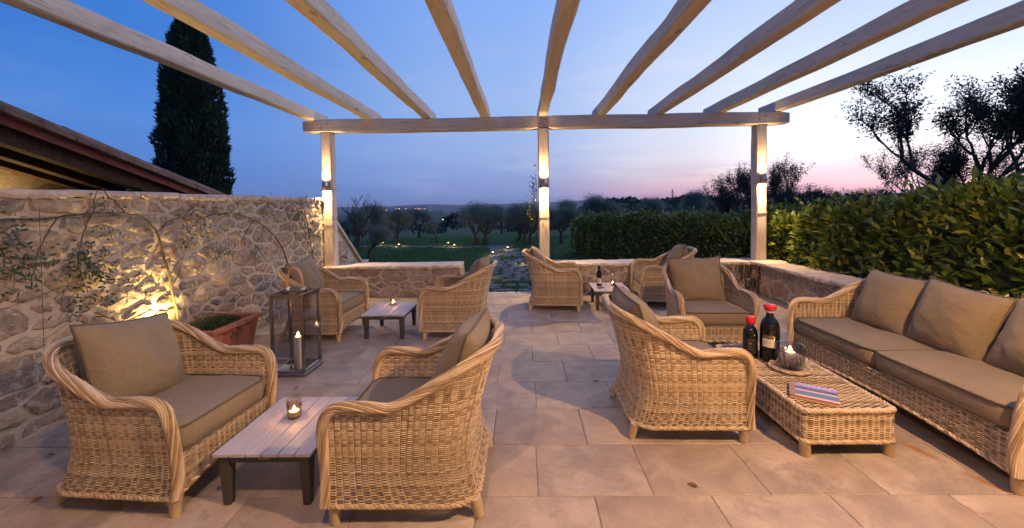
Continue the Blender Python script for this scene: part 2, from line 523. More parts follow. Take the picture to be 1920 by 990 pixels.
M_FLAME = m_emit('flame', (1.0, .62, .22), 60.0)
M_LAMP = m_emit('lamp_lens', (1.0, .74, .42), 30.0)
M_LED = m_emit('garden_lens', (1.0, .70, .22), 14.0)
M_LEATHER = simple('tan_leather', (.50, .25, .13), .5)
M_TERRA = m_noise('terracotta', [(.3, (.33, .11, .065)), (.55, (.43, .155, .09)), (.8, (.52, .22, .14))], 7, .75, .4, .006)
M_SOIL = m_noise('soil', [(.3, (.025, .016, .01)), (.7, (.06, .04, .025))], 30, .95, 1.0, .02)
M_BOTTLE = simple('dark_bottle', (.006, .007, .006), .06, 0, .6)
M_REDWAX = simple('red_sealing_wax', (.62, .02, .025), .25, 0, .6)
M_PAPER = m_noise('label_paper', [(.3, (.62, .55, .48)), (.7, (.72, .66, .58))], 20, .7, 0)
M_BARK = m_noise('bark', [(.3, (.045, .036, .028)), (.7, (.12, .10, .08))], 9, .95, 1.0, .03)

# ================================================================== the setting
def hgt(X, Y):
    X = np.asarray(X, float); Y = np.asarray(Y, float)
    r = np.sqrt(X * X + Y * Y)
    z = np.interp(r, [0, 21, 60, 200, 600, 1200, 2000, 3000, 3800, 4600], [-.12, -.12, -2.6, -14, -33, -42, -42, -26, 3, 8])
    q = np.clip((X / np.maximum(np.abs(Y), 1e-3) * np.sign(Y + 1e-9) - .04) / .22, 0, 1); q = np.where(Y > 0, q * q * (3 - 2 * q), 0)
    keep = np.interp(r, [0, 20, 500, 1600], [0, .80, .80, 0])
    z = z * (1 - q * keep) + q * -1.0 * np.exp(-((r - 300) / 130) ** 2)
    lump = np.sin(X * .0031 + 1.3) * np.cos(Y * .0023) + .6 * np.sin(X * .0071 + Y * .0052)
    z = z + lump * np.interp(r, [0, 60, 300, 1500, 4600], [0, 0, 1.0, 4, 6])
    z = z + 30 * np.exp(-((np.arctan2(X, Y) + .28) / .16) ** 2) * np.exp(-((r - 1350) / 330) ** 2)
    m = np.interp(r, [0, 2800, 3500, 4200, 4600], [0, 0, .6, 1, .7])
    ang = np.arctan2(X, Y)
    z = z + m * (17 * (np.sin(ang * 7 + .6) * .5 + .5) * np.interp(ang, [-3.2, -.1, .12, .5, 3.2], [.3, .3, 1.7, 1.5, .4]) + 4 * np.sin(ang * 23 + 1) + 2 * np.sin(ang * 51))
    return z


def m_ground():
    m, nt, b = new_mat('meadow_and_fields')
    p = node(nt, 'ShaderNodeNewGeometry').outputs['Position']
    n1 = nz_(nt, p, 1.3, 6, .65); n2 = nz_(nt, p, 14, 4, .7)
    g = ramp(nt, n1, [(.3, (.026, .065, .016)), (.55, (.045, .10, .024)), (.8, (.07, .11, .035))])
    g = mixc(nt, mth(nt, 'MULTIPLY', smooth(nt, n2, .5, .7), .4), g, (.02, .045, .012))
    vf = node(nt, 'ShaderNodeTexVoronoi', {'Vector': node(nt, 'ShaderNodeVectorMath', {0: p, 1: (.005, .0022, 0)}, operation='MULTIPLY').outputs[0], 'Scale': 1.0, 'Randomness': 1.0}).outputs['Color']
    fr = node(nt, 'ShaderNodeSeparateColor', {0: vf}).outputs[0]
    f = ramp(nt, fr, [(0, (.030, .042, .020)), (.3, (.062, .072, .034)), (.5, (.040, .046, .026)), (.7, (.085, .075, .045)), (1, (.045, .062, .028))])
    wood = nz_(nt, node(nt, 'ShaderNodeVectorMath', {0: p, 1: (.004, .0016, 0)}, operation='MULTIPLY').outputs[0], 1.6, 8, .7)
    f = mixc(nt, smooth(nt, wood, .48, .56), f, (.014, .022, .012))
    d = node(nt, 'ShaderNodeVectorMath', {0: p}, operation='LENGTH').outputs['Value']
    c = mixc(nt, smooth(nt, d, 40.0, 130.0), g, f)
    setc(nt, b, c, .95); b.inputs['Specular IOR Level'].default_value = .15
    bump(nt, b, n2, .6, .05)
    return m


rad = np.concatenate([[0.01], np.geomspace(2.0, 4600, 92)])
angs = np.linspace(0, 2 * math.pi, 241)
RR, AA = np.meshgrid(rad, angs, indexing='ij')
GX, GY = RR * np.sin(AA), RR * np.cos(AA)
mb = MB(); mb.grid(np.stack([GX, GY, hgt(GX, GY)], -1))
ground = struct(mb.obj('ground', m_ground()))

# ---- terrace: bedding slab and every paving slab of its own
FX0, FX1, FY0, FY1 = -3.34, 3.86, -1.3, 6.74
mb = MB(); mb.box(((FX0 + FX1) / 2, (FY0 + FY1) / 2, -.107), (FX1 - FX0, FY1 - FY0, .206))
terrace = struct(mb.obj('terrace_floor', M_JOINT))
rng = random.Random(5)
ROW = .4385
tile_me = {}


def tile_mesh(w, d):
    k = (round(w, 3), round(d, 3))
    if k not in tile_me:
        t = MB(); t.box((0, 0, -.014), (w, d, .028), bev=.0035)
        tile_me[k] = t.mesh('tile', M_TILE, smooth=False)
    return tile_me[k]


for r in range(-5, 11):
    y0 = 2.0 + ROW * r; y1 = min(y0 + ROW, FY1)
    off = (.07 if r % 2 == 0 else .365) + rng.uniform(-.02, .02)
    x = off - .595 * 7
    while x < FX1:
        a, b2 = max(x, FX0), min(x + .595, FX1)
        if b2 - a > .04:
            link('tile', tile_mesh(b2 - a - .004, y1 - y0 - .004), terrace, ((a + b2) / 2, (y0 + y1) / 2, rng.uniform(-.0008, .0008)),
                 (rng.uniform(-.0012, .0012), rng.uniform(-.0012, .0012), 0))
        x += .595


# ---- rubble stone walls
def clip(poly, nx, ny, c):
    out = []
    for i in range(len(poly)):
        p, q = poly[i - 1], poly[i]
        dp, dq = p[0] * nx + p[1] * ny - c, q[0] * nx + q[1] * ny - c
        if (dp <= 0) != (dq <= 0):
            t = dp / (dp - dq); out.append((p[0] + (q[0] - p[0]) * t, p[1] + (q[1] - p[1]) * t))
        if dq <= 0: out.append(q)
    return out


def cells(W, H, n, seed, asp=1.8, lloyd=2):
    rg = random.Random(seed)
    W2 = W / asp
    P = []
    tries = 0
    while len(P) < n and tries < 60000:
        tries += 1
        rr = rg.choice((.42, .55, .75, 1.05, 1.5)) * math.sqrt(W2 * H / n) * .62 * (1 - tries / 120000)
        p = (rg.uniform(0, W2), rg.uniform(0, H), rr)
        if all((p[0] - q[0]) ** 2 + (p[1] - q[1]) ** 2 > ((p[2] + q[2]) * .86) ** 2 for q in P): P.append(p)
    out = []
    for i, p in enumerate(P):
        poly = [(0, 0), (W2, 0), (W2, H), (0, H)]
        for j, q in enumerate(P):
            if i == j: continue
            dx, dy = q[0] - p[0], q[1] - p[1]; d2 = dx * dx + dy * dy
            if d2 > 1.2: continue
            # power diagram: bigger stones push their borders outwards
            k = (d2 + (p[2] ** 2 - q[2] ** 2)) / 2 + p[0] * dx + p[1] * dy
            poly = clip(poly, dx, dy, k)
            if len(poly) < 3: break
        if len(poly) >= 3: out.append([(a * asp, b) for a, b in poly])
    return out


def rubble(parent, W, H, n, seed, F, gap=.016, proud=(.003, .017), keep=None, asp=1.8):
    rg = random.Random(seed + 99)
    for poly in cells(W, H, n, seed, asp):
        cx_ = sum(p[0] for p in poly) / len(poly); cy_ = sum(p[1] for p in poly) / len(poly)
        if keep and not keep(cx_, cy_): continue
        # densify, jitter, round
        pts = []
        for i in range(len(poly)):
            p, q = poly[i - 1], poly[i]
            L = math.hypot(q[0] - p[0], q[1] - p[1])
            k = max(1, int(L / .06))
            for s in range(k):
                t = s / k; pts.append((p[0] + (q[0] - p[0]) * t, p[1] + (q[1] - p[1]) * t))
        for _ in range(1):
            q2 = []
            for i in range(len(pts)):
                a, b = pts[i - 1], pts[i]
                q2 += [(a[0] * .86 + b[0] * .14, a[1] * .86 + b[1] * .14), (a[0] * .14 + b[0] * .86, a[1] * .14 + b[1] * .86)]
            pts = q2 if len(q2) < 34 else q2[::2]
        mean = sum(math.hypot(p[0] - cx_, p[1] - cy_) for p in pts) / len(pts)
        if mean < .022: continue
        if mean < .07 and rg.random() < .22: continue
        g = gap * rg.uniform(.6, 2.2)
        ring = []
        for p in pts:
            dx, dy = p[0] - cx_, p[1] - cy_; L = math.hypot(dx, dy) + 1e-9
            L2 = max(L - g + rg.uniform(-.014, .012), L * .45)
            ring.append((dx / L * L2, dy / L * L2))
        h = rg.uniform(*proud) * (1 + mean * 2)
        N = len(ring); V = []
        for sc, o, jit in ((1.03, -.012, 0), (1.0, h * .5, .003), (.90, h, .005), (.5, h * 1.02, .006)):
            for (dx, dy) in ring:
                V.append((cx_ + dx * sc + rg.uniform(-jit, jit) * .6, cy_ + dy * sc + rg.uniform(-jit, jit) * .6, o + rg.uniform(-jit, jit)))
        V.append((cx_, cy_, h * 1.05))
        Fc = []
        for k in range(3):
            for i in range(N):
                j = (i + 1) % N
                Fc.append([k * N + i, k * N + j, (k + 1) * N + j, (k + 1) * N + i])
        for i in range(N): Fc.append([3 * N + i, 3 * N + (i + 1) % N, 4 * N])
        s = MB(); s.add([F(*v) for v in V], Fc)
        s.obj('stone', M_STONE, parent)


def coping(parent, p0, p1, across, z, t, seed, lo=.28, hi=.5, over0=.05, over1=.05, width=.3, rake=None):
    """flat stones laid end to end from p0 to p1 (x, y); across = unit vector over the wall; rough broken front edge"""
    rg = random.Random(seed)
    p0, p1, ac = np.array(p0, float), np.array(p1, float), np.array(across, float)
    L = np.linalg.norm(p1 - p0); d = (p1 - p0) / L
    s = 0.0
    while s < L - .02:
        e = min(s + rg.uniform(lo, hi), L)
        if L - e < .12: e = L
        n = max(5, int((e - s) / .028))
        zt = z + rg.uniform(-.004, .007)
        V = []; Fc = []
        for i in range(n + 1):
            q = s + .003 + (e - s - .006) * i / n
            base = p0 + d * q
            o0 = -over0 + rg.uniform(-.011, .009); o1 = width + over1 + rg.uniform(-.006, .006)
            b0 = zt - t + rg.uniform(-.016, .010); b1 = zt - t
            for (o, zz) in ((o0 + .012, b0), (o0, b0 + t * .45), (o0 + .006, zt - .006), (o0 + .016, zt), (o1 - .01, zt), (o1, zt - .01), (o1, b1)):
                w = base + ac * o
                V.append((w[0], w[1], zz))
        for i in range(n):
            for k in range(7):
                k2 = (k + 1) % 7
                Fc.append([i * 7 + k, i * 7 + k2, i * 7 + 7 + k2, i * 7 + 7 + k])
        Fc.append(list(range(6, -1, -1))); Fc.append([n * 7 + k for k in range(7)])
        m_ = MB(); m_.add(V, Fc); m_.obj('coping_stone', M_CAP, parent, smooth=False)
        s = e


# tall garden wall along x = -3.3, raking down past the terrace
WT = 1.60
wallL = thing('garden_wall', 'tall rubble stone garden wall with pale coping and climbing plants', 'wall')
mb = MB()
prof = [(-1.3, -.3), (8.25, -.3), (8.25, .34), (7.95, .36), (6.44, WT), (-1.3, WT)]
V = [(-3.3, y, z) for y, z in prof] + [(-3.68, y, z) for y, z in prof]
mb.add(V, [list(range(6)), list(range(11, 5, -1))] + [[i, i + 6, (i + 1) % 6 + 6, (i + 1) % 6] for i in range(6)])
mb.obj('mortar', M_MORTAR, wallL, smooth=False)
rubble(wallL, 4.9, WT - .02, 268, 3, lambda a, b, o: (-3.3 + o, 1.55 + a, .01 + b), gap=.017)
rubble(wallL, 1.8, WT - .05, 46, 8, lambda a, b, o: (-3.3 + o, 6.47 + a, -.1 + b), keep=lambda a, b: b - .1 < np.interp(6.47 + a, [6.44, 7.95, 8.25], [WT, .36, .34]) - .09)
coping(wallL, (-3.3, -1.2), (-3.3, 6.44), (-1, 0), WT + .055, .055, 4, .3, .55, .035, .04, .38)
# raked coping: flat stones down the slope
rg = random.Random(9)
y0, z0, y1, z1 = 6.44, WT, 7.95, .36
for i in range(5):
    t0, t1 = i / 5, (i + 1) / 5
    yc, zc = y0 + (y1 - y0) * (t0 + t1) / 2, z0 + (z1 - z0) * (t0 + t1) / 2
    an = math.atan2(z1 - z0, y1 - y0)
    m_ = MB(); m_.box((0, 0, 0), (.46, math.hypot(y1 - y0, z1 - z0) / 5 - .006, .05), bev=.006)
    m_.obj('coping_stone', M_CAP, wallL, (-3.48, yc + .02, zc + .035), (an, 0, 0), smooth=False)
m_ = MB(); m_.box((0, 0, 0), (.46, .36, .05), bev=.006)
m_.obj('coping_stone', M_CAP, wallL, (-3.48, 8.12, .375), (0, 0, 0), smooth=False)

LW = .475     # low wall height below the coping


def low_wall(name, label, x0, x1, y0, y1, face, seed, n):
    w = thing(name, label, 'wall')
    m_ = MB(); m_.box(((x0 + x1) / 2, (y0 + y1) / 2, (LW - .25) / 2), (x1 - x0, y1 - y0, LW + .25))
    m_.obj('mortar', M_MORTAR, w, smooth=False)
    for f in face:
        if f == 'front':
            rubble(w, x1 - x0, LW - .01, n, seed, lambda a, b, o: (x0 + a, y0 - o, .004 + b), gap=.012)
        elif f == 'left':
            rubble(w, y1 - y0, LW - .01, n, seed + 1, lambda a, b, o: (x0 - o, y0 + a, .004 + b), gap=.012)
        elif f == 'end':
            rubble(w, y1 - y0, LW - .01, 5, seed + 2, lambda a, b, o: (x1 + o, y0 + a, .004 + b), gap=.012)
        elif f == 'start':
            rubble(w, y1 - y0, LW - .01, 5, seed + 2, lambda a, b, o: (x0 - o, y0 + a, .004 + b), gap=.012)
    return w


w1 = low_wall('low_wall', 'low rubble stone wall with pale coping between garden wall and garden steps', -3.29, -1.03, 6.5, 6.86, ('front', 'end'), 21, 34)
coping(w1, (-3.29, 6.5), (-1.03, 6.5), (0, 1), LW + .05, .05, 22, .25, .42, .045, .03, .36)
w2 = low_wall('low_wall', 'low rubble stone wall with pale coping carrying the middle timber post', .20, 3.80, 6.5, 6.86, ('front', 'start'), 31, 52)
coping(w2, (.20, 6.5), (3.66, 6.5), (0, 1), LW + .05, .05, 32, .25, .42, .045, .03, .36)
w3 = low_wall('low_wall', 'low rubble stone wall running behind the wicker sofa beside the hedge', 3.80, 4.14, -1.3, 6.86, ('left',), 41, 105)
coping(w3, (3.80, -1.2), (3.80, 6.9), (1, 0), LW + .052, .05, 42, .3, .5, .11, .04, .34)

# ---- house behind the terrace: carries the inner ends of the rafters
house = thing('house_wall', 'cream rendered house wall that carries the inner ends of the rafters', 'wall')
mb = MB(); mb.box((.25, -1.5, 1.7), (8.6, .4, 3.8))
mb.obj('render_coat', m_mortar('house_render', (.55, .46, .35)), house, smooth=False)


# ---- pergola
def hewn(L, w, h, seed, n=26, wane=.35, taper_end=False):
    """squared but hand-hewn timber along +x, origin at the middle of its start"""
    k = n + 1
    P = []
    for i in range(k):
        x = L * i / n
        row = []
        dy = .10 * w * fbm(x * .7, seed * 3.1, 0); dz = .06 * h * fbm(x * .8, seed * 5.7, 4)
        ww = w * (1 + .10 * fbm(x * .9, seed * 1.7, 9)); hh = h * (1 + .06 * fbm(x * 1.1, seed * 2.3, 13))
        e = 1.0
        if taper_end and (i == 0 or i == n): e = .82
        for q, (sy, sz) in enumerate(((-1, -1), (1, -1), (1, 1), (-1, 1))):
            c = .012 + max(0, wane * w * (.35 * fbm(x * 1.3, seed * 7.1 + q * 11, 2) + .02))
            y, z = sy * ww / 2 * e, sz * hh / 2 * e
            a = (y - sy * c, z); b = (y, z - sz * c)
            if (sy * sz) > 0: a, b = b, a
            row += [b, a] if True else []
        # order round the section
        row = sorted(row, key=lambda p: math.atan2(p[1], p[0]))
        P.append([(x, dy + y, dz + z) for y, z in row])
    m_ = MB(); P = np.array(P)
    V = P.reshape(-1, 3); F = []
    for i in range(n):
        for j in range(8):
            j2 = (j + 1) % 8
            F.append([i * 8 + j, i * 8 + j2, i * 8 + 8 + j2, i * 8 + 8 + j])
    F.append(list(range(7, -1, -1))); F.append([n * 8 + j for j in range(8)])
    m_.add(V, F)
    return m_


pergola = thing('pergola', 'pale hand-hewn timber pergola on three posts over the terrace', 'pergola')
CX = (-3.215, .355, 3.87)
for i, x in enumerate(CX):
    o = hewn(2.205, .172, .172, 11 + i, 14, .22).obj('post', M_WOOD, pergola, (x, 6.60, LW + .048), (0, R(-90), 0), smooth=False)
ZB = 2.83
for x0, x1, s in ((-3.58, .353, 3), (.357, 4.31, 4)):
    hewn(x1 - x0, .19, .205, s, 22, .16, True).obj('cross_beam', M_WOOD, pergola, (x0, 6.60, ZB), smooth=False)
for i in range(9):
    x = -3.45 + .95 * i
    hewn(8.25, .145, .165, 40 + i, 40, .34).obj('rafter', M_WOOD, pergola, (x + .0, -1.28, ZB + .10 + .078), (0, 0, R(90)), smooth=False)
for x in CX:
    for dx in (-.05, .05):
        b_ = MB(); b_.lathe([(.011, 0), (.011, .006), (.007, .009), (.001, .0095)], 8); b_.obj('bolt', M_DARKM, pergola, (x + dx, 6.505, ZB + .03 * (1 if dx > 0 else -1)), (R(90), 0, 0))
    for z in (1.845 - .06, 1.29):
        w_ = MB(); a = .094
        w_.tube([(-a, -a, 0), (a, -a, .01), (a, a, .02), (-a, a, .01), (-a, -a, 0)], .0035, 5, cap=False)
        w_.obj('wire', M_DARKM, pergola, (x, 6.60, z))


# ---- wall lamps
def wall_lamp(label, loc, e_up, e_dn, rz=0.0, z_h=.12, col=WARM, size=150, blend=.9, narrow=0):
    t = thing('wall_lamp', label, 'lamp', loc, rz, 'up and down wall lamps')
    b = MB(); b.lathe([(.036, -z_h / 2), (.040, -z_h / 2 + .004), (.040, z_h / 2 - .004), (.036, z_h / 2), (.034, z_h / 2 - .012), (.034, -z_h / 2 + .012), (.036, -z_h / 2)], 24, (0, -.06, 0), cap=False)
    b.obj('housing', M_BRUSH, t)
    b = MB(); b.box((0, -.013, 0), (.06, .03, .07), bev=.004); b.obj('bracket', M_BRUSH, t)
    for s in (1, -1):
        b = MB(); b.lathe([(.002, 0), (.033, 0)], 20, (0, -.06, s * (z_h / 2 - .016)), cap=False); b.obj('lens', M_LAMP, t)
    light('lamp_glow', 'SPOT', (0, -.06, z_h / 2 + .004), e_up, col, t, .018, (R(180), 0, 0), R(size), blend)
    light('lamp_glow', 'SPOT', (0, -.06, -z_h / 2 - .004), e_dn, col, t, .018, (0, 0, 0), R(size), blend)
    if narrow:
        light('lamp_beam', 'SPOT', (0, -.072, z_h / 2 + .004), narrow, col, t, .015, (R(180 - 5), 0, 0), R(46), 1.0)
        light('lamp_beam', 'SPOT', (0, -.072, -z_h / 2 - .004), narrow, col, t, .015, (R(5), 0, 0), R(46), 1.0)
    return t


wall_lamp('brushed steel up and down lamp on the timber post by the tall garden wall', (CX[0], 6.513, 1.86), 16, 110, narrow=60)
wall_lamp('brushed steel up and down lamp on the middle timber post', (CX[1], 6.513, 1.845), 16, 110, narrow=60)
wall_lamp('brushed steel up and down lamp on the timber post by the laurel hedge', (CX[2], 6.513, 1.86), 16, 110, narrow=60)


def rafter_spot(label, x, y, e, size=160):
    t = thing('rafter_spotlight', label, 'spotlight', (x, y, ZB + .10), 0, 'downlights under the rafters')
    b = MB(); b.lathe([(.045, .012), (.045, -.10), (.041, -.10), (.041, -.085), (.002, -.07)], 20, cap=False); b.obj('housing', M_BRUSH, t)
    b = MB(); b.lathe([(.002, -.084), (.040, -.084)], 20, cap=False); b.obj('lens', M_LAMP, t)
    light('spot_glow', 'SPOT', (0, 0, -.102), e, WARMH, t, .035, (0, 0, 0), R(size), .3)
    return t


rafter_spot('steel downlight under the rafter above the wicker coffee table', 2.25, .72, 520, 174)
rafter_spot('steel downlight under the rafter above the two armchairs nearest the planter', -.60, .60, 118, 168)

# ================================================================== wicker furniture
def u_plan(t, w, xf, xb, r):
    """rounded U in plan: t 0..1 from the front of one arm round the back to the front of the other"""
    t = np.asarray(t, float)
    T = np.where(t > .5, 1 - t, t); sgn = np.where(t > .5, 1.0, -1.0)
    b0, b1 = U_BREAK
    x = np.zeros_like(T); y = np.zeros_like(T)
    a = T < b0
    x = np.where(a, xf + (xb + r - xf) * (T / b0), x); y = np.where(a, w, y)
    th = np.clip((T - b0) / (b1 - b0), 0, 1) * math.pi / 2
    m = (T >= b0) & (T < b1)
    x = np.where(m, xb + r - r * np.sin(th), x); y = np.where(m, w - r + r * np.cos(th), y)
    c = T >= b1
    x = np.where(c, xb, x); y = np.where(c, (w - r) * (1 - (T - b1) / (.5 - b1)), y)
    return x, y * sgn


U_BREAK = (.25, .40)


def make_shell(hw, arm=.58, back=.80, seed=1, zoff=.095):
    """returns S(t, z) -> positions, ztop(t), and the perimeter length"""
    lev = ((hw - .010, .340, -.372, .14), (hw - .026, .340, -.330, .17), (hw, .340, -.460, .26))

    def xr(t): return u_plan(t, *lev[2])

    def ztop(t):
        x, y = xr(t)
        z = np.full_like(x, arm)
        q = np.clip((x - .245) / (.340 - .245), 0, 1)
        z = np.where(x > .245, arm - .10 + .10 * np.sqrt(np.maximum(1 - q * q, 0)), z)
        s = np.clip((.04 - x) / .50, 0, 1)
        z = z + (back - arm) * (.45 * s + .55 * s * s * (3 - 2 * s)) - .012 * np.exp(-((x - .02) / .09) ** 2)
        return z

    def S(t, z):
        t = np.asarray(t, float); z = np.asarray(z, float)
        f = np.clip((z - zoff) / (ztop(t) - zoff + 1e-9), 0, 1)
        A = [np.stack(u_plan(t, *l), -1) for l in lev]
        g = np.clip(f / .36, 0, 1)[..., None]; g = 1 - (1 - g) ** 1.8
        h = np.clip((f - .30) / .70, 0, 1)[..., None]; h = h ** 1.35
        P = A[0] + (A[1] - A[0]) * g
        P = P + (A[2] - A[1]) * h
        return np.concatenate([P, z[..., None]], -1)
    return S, ztop


def strand(mb, P, N, up, hh, ht, mat=0):
    """a strand through points P, flattened against the surface normal N"""
    k = len(P)
    V = np.stack([P + up * hh, P + N * ht, P - up * hh, P - N * ht], 1).reshape(-1, 3)
    i, j = np.meshgrid(np.arange(k - 1), np.arange(4), indexing='ij'); j2 = (j + 1) % 4
    mb.add(V, np.stack([i * 4 + j, i * 4 + j2, (i + 1) * 4 + j2, (i + 1) * 4 + j], -1).reshape(-1, 4), mat)


def weave(mb, pos, t_lo, t_hi, nst, par, amp=.0042, hh=.0043, ht=.0028, sub=3, updir=None):
    """one horizontal strand over stakes 1/nst apart: pos(t) gives points"""
    i0, i1 = int(math.ceil(t_lo * nst * sub)), int(math.floor(t_hi * nst * sub))
    if i1 - i0 < 3: return
    t = np.arange(i0, i1 + 1) / (nst * sub)
    P = pos(t); e = 1e-3
    T = pos(np.minimum(t + e, 1)) - pos(np.maximum(t - e, 0)); T /= np.linalg.norm(T, axis=1)[:, None] + 1e-9
    up = np.broadcast_to(np.array(updir if updir is not None else (0, 0, 1.0)), P.shape)
    N = np.cross(T, up); N /= np.linalg.norm(N, axis=1)[:, None] + 1e-9
    off = amp * np.cos(math.pi * (t * nst + par))
    strand(mb, P + N * off[:, None], N, up, hh, ht)


def braid(mb, path, R0, rs, ns, pitch, n=5, flat=1.0, ph=0.0):
    """ns strands twisted round a path"""
    P = np.asarray(path, float)
    seg = np.linalg.norm(np.diff(P, axis=0), axis=1); s = np.concatenate([[0], np.cumsum(seg)])
    m = max(8, int(s[-1] / .016)); q = np.linspace(0, s[-1], m)
    P = np.stack([np.interp(q, s, P[:, i]) for i in range(3)], -1)
    T = np.gradient(P, axis=0); T /= np.linalg.norm(T, axis=1)[:, None]
    a = np.array((0, 1, 0.0)) if abs(T[0][1]) < .8 else np.array((1.0, 0, 0)); N = np.zeros_like(P)
    for i in range(m):
        a = a - T[i] * a.dot(T[i]); a /= np.linalg.norm(a); N[i] = a
    B = np.cross(T, N)
    for k in range(ns):
        th = 2 * math.pi * (q / pitch) + 2 * math.pi * k / ns + ph
        rr = R0 * (1 + .10 * np.sin(q * 37 + k * 1.9))
        mb.tube(P + (np.cos(th) * rr)[:, None] * N + (np.sin(th) * rr)[:, None] * B, rs, n, 0, cap=True)
    mb.tube(P, R0 * .92, 8, 1, cap=True)


def cushion(w, d, h, crown=.02, r=.05, seed=0):
    """boxed seat cushion centred on its middle, x depth d, y width w"""
    N = 48
    def outline(ins):
        pts = []
        x, y, rr = d / 2 - ins, w / 2 - ins, max(r - ins * .5, .006)
        for q in range(N):
            th = 2 * math.pi * (q + .5) / N
            c, s = math.cos(th), math.sin(th)
            m_ = max(abs(c) / x, abs(s) / y); px, py = c / m_, s / m_
            qx, qy = max(abs(px) - (x - rr), 0), max(abs(py) - (y - rr), 0)
            L = math.hypot(qx, qy)
            if L > rr: px -= math.copysign(qx * (1 - rr / L), px); py -= math.copysign(qy * (1 - rr / L), py)
            pts.append((px, py))
        return pts
    rings = [(.20, -h / 2 - .002), (.004, -h / 2), (-.004, -h * .25), (-.007, 0), (-.004, h * .25), (.003, h / 2), (.02, h / 2 + crown * .35), (.06, h / 2 + crown * .75), (.13, h / 2 + crown), (min(w, d) / 2 - .02, h / 2 + crown * 1.1)]
    m_ = MB(); V = []
    for ins, z in rings:
        for (x, y) in outline(ins):
            V.append((x, y, z + .011 * fbm(x * 4, y * 4, seed + z) * (1 if z > 0 else 0)))
    F = []
    for k in range(len(rings) - 1):
        for i in range(N):
            j = (i + 1) % N
            F.append([k * N + i, k * N + j, (k + 1) * N + j, (k + 1) * N + i])
    F.append(list(range(N - 1, -1, -1))); F.append([(len(rings) - 1) * N + i for i in range(N)])
    m_.add(V, F)
    p = MB()
    for z in (h / 2 + .001, -h / 2 + .001):
        o = outline(.000); o.append(o[0])
        p.tube([(x * 1.004, y * 1.004, z) for x, y in o], .0062, 6, cap=False)
    return m_, p


def pillow(w, h, th, seed=0, n=22):
    """scatter back cushion in the y-z plane, thickness along x, sharp pulled-out corners and piping"""
    m_ = MB(); u = np.linspace(-1, 1, n)
    U, Vv = np.meshgrid(u, u, indexing='ij')
    pin = .085
    Y = w / 2 * U * (1 - pin * (1 - Vv ** 2) * U ** 2); Z = h / 2 * Vv * (1 - pin * (1 - U ** 2) * Vv ** 2)
    core = np.maximum((1 - np.abs(U) ** 2.4) * (1 - np.abs(Vv) ** 2.4), 0) ** .52
    wr = np.array([[.018 * fbm(a * 1.6, b * 1.6, seed * 3.3) + .010 * fbm(a * 4, b * 4, seed + 7) for b in u] for a in u])
    for s in (1, -1):
        X = s * th / 2 * core + wr * core * (1 if s > 0 else .5)
        G_ = np.stack([X, Y, Z], -1)
        m_.grid(G_ if s > 0 else G_[::-1])
    p = MB(); e = []
    for k in range(n): e.append((u[k], -1))
    for k in range(1, n): e.append((1, u[k]))
    for k in range(1, n): e.append((u[n - 1 - k], 1))
    for k in range(1, n): e.append((-1, u[n - 1 - k]))
    pts = [(0, w / 2 * a * (1 - pin * (1 - b * b) * a * a), h / 2 * b * (1 - pin * (1 - a * a) * b * b)) for a, b in e]
    p.tube(pts, .0075, 6, cap=False, up=(1, 0, 0))
    return m_, p


def leg_mesh(h=.10, r0=.021, r1=.026):
    pr = []
    k = 13
    for i in range(k * 2 + 1):
        z = h * i / (k * 2); r = r0 + (r1 - r0) * i / (k * 2)
        pr.append((r * (1.0 if i % 2 == 0 else 1.20), z))
    m_ = MB(); m_.lathe(pr, 12); return m_


LEG_ME = None


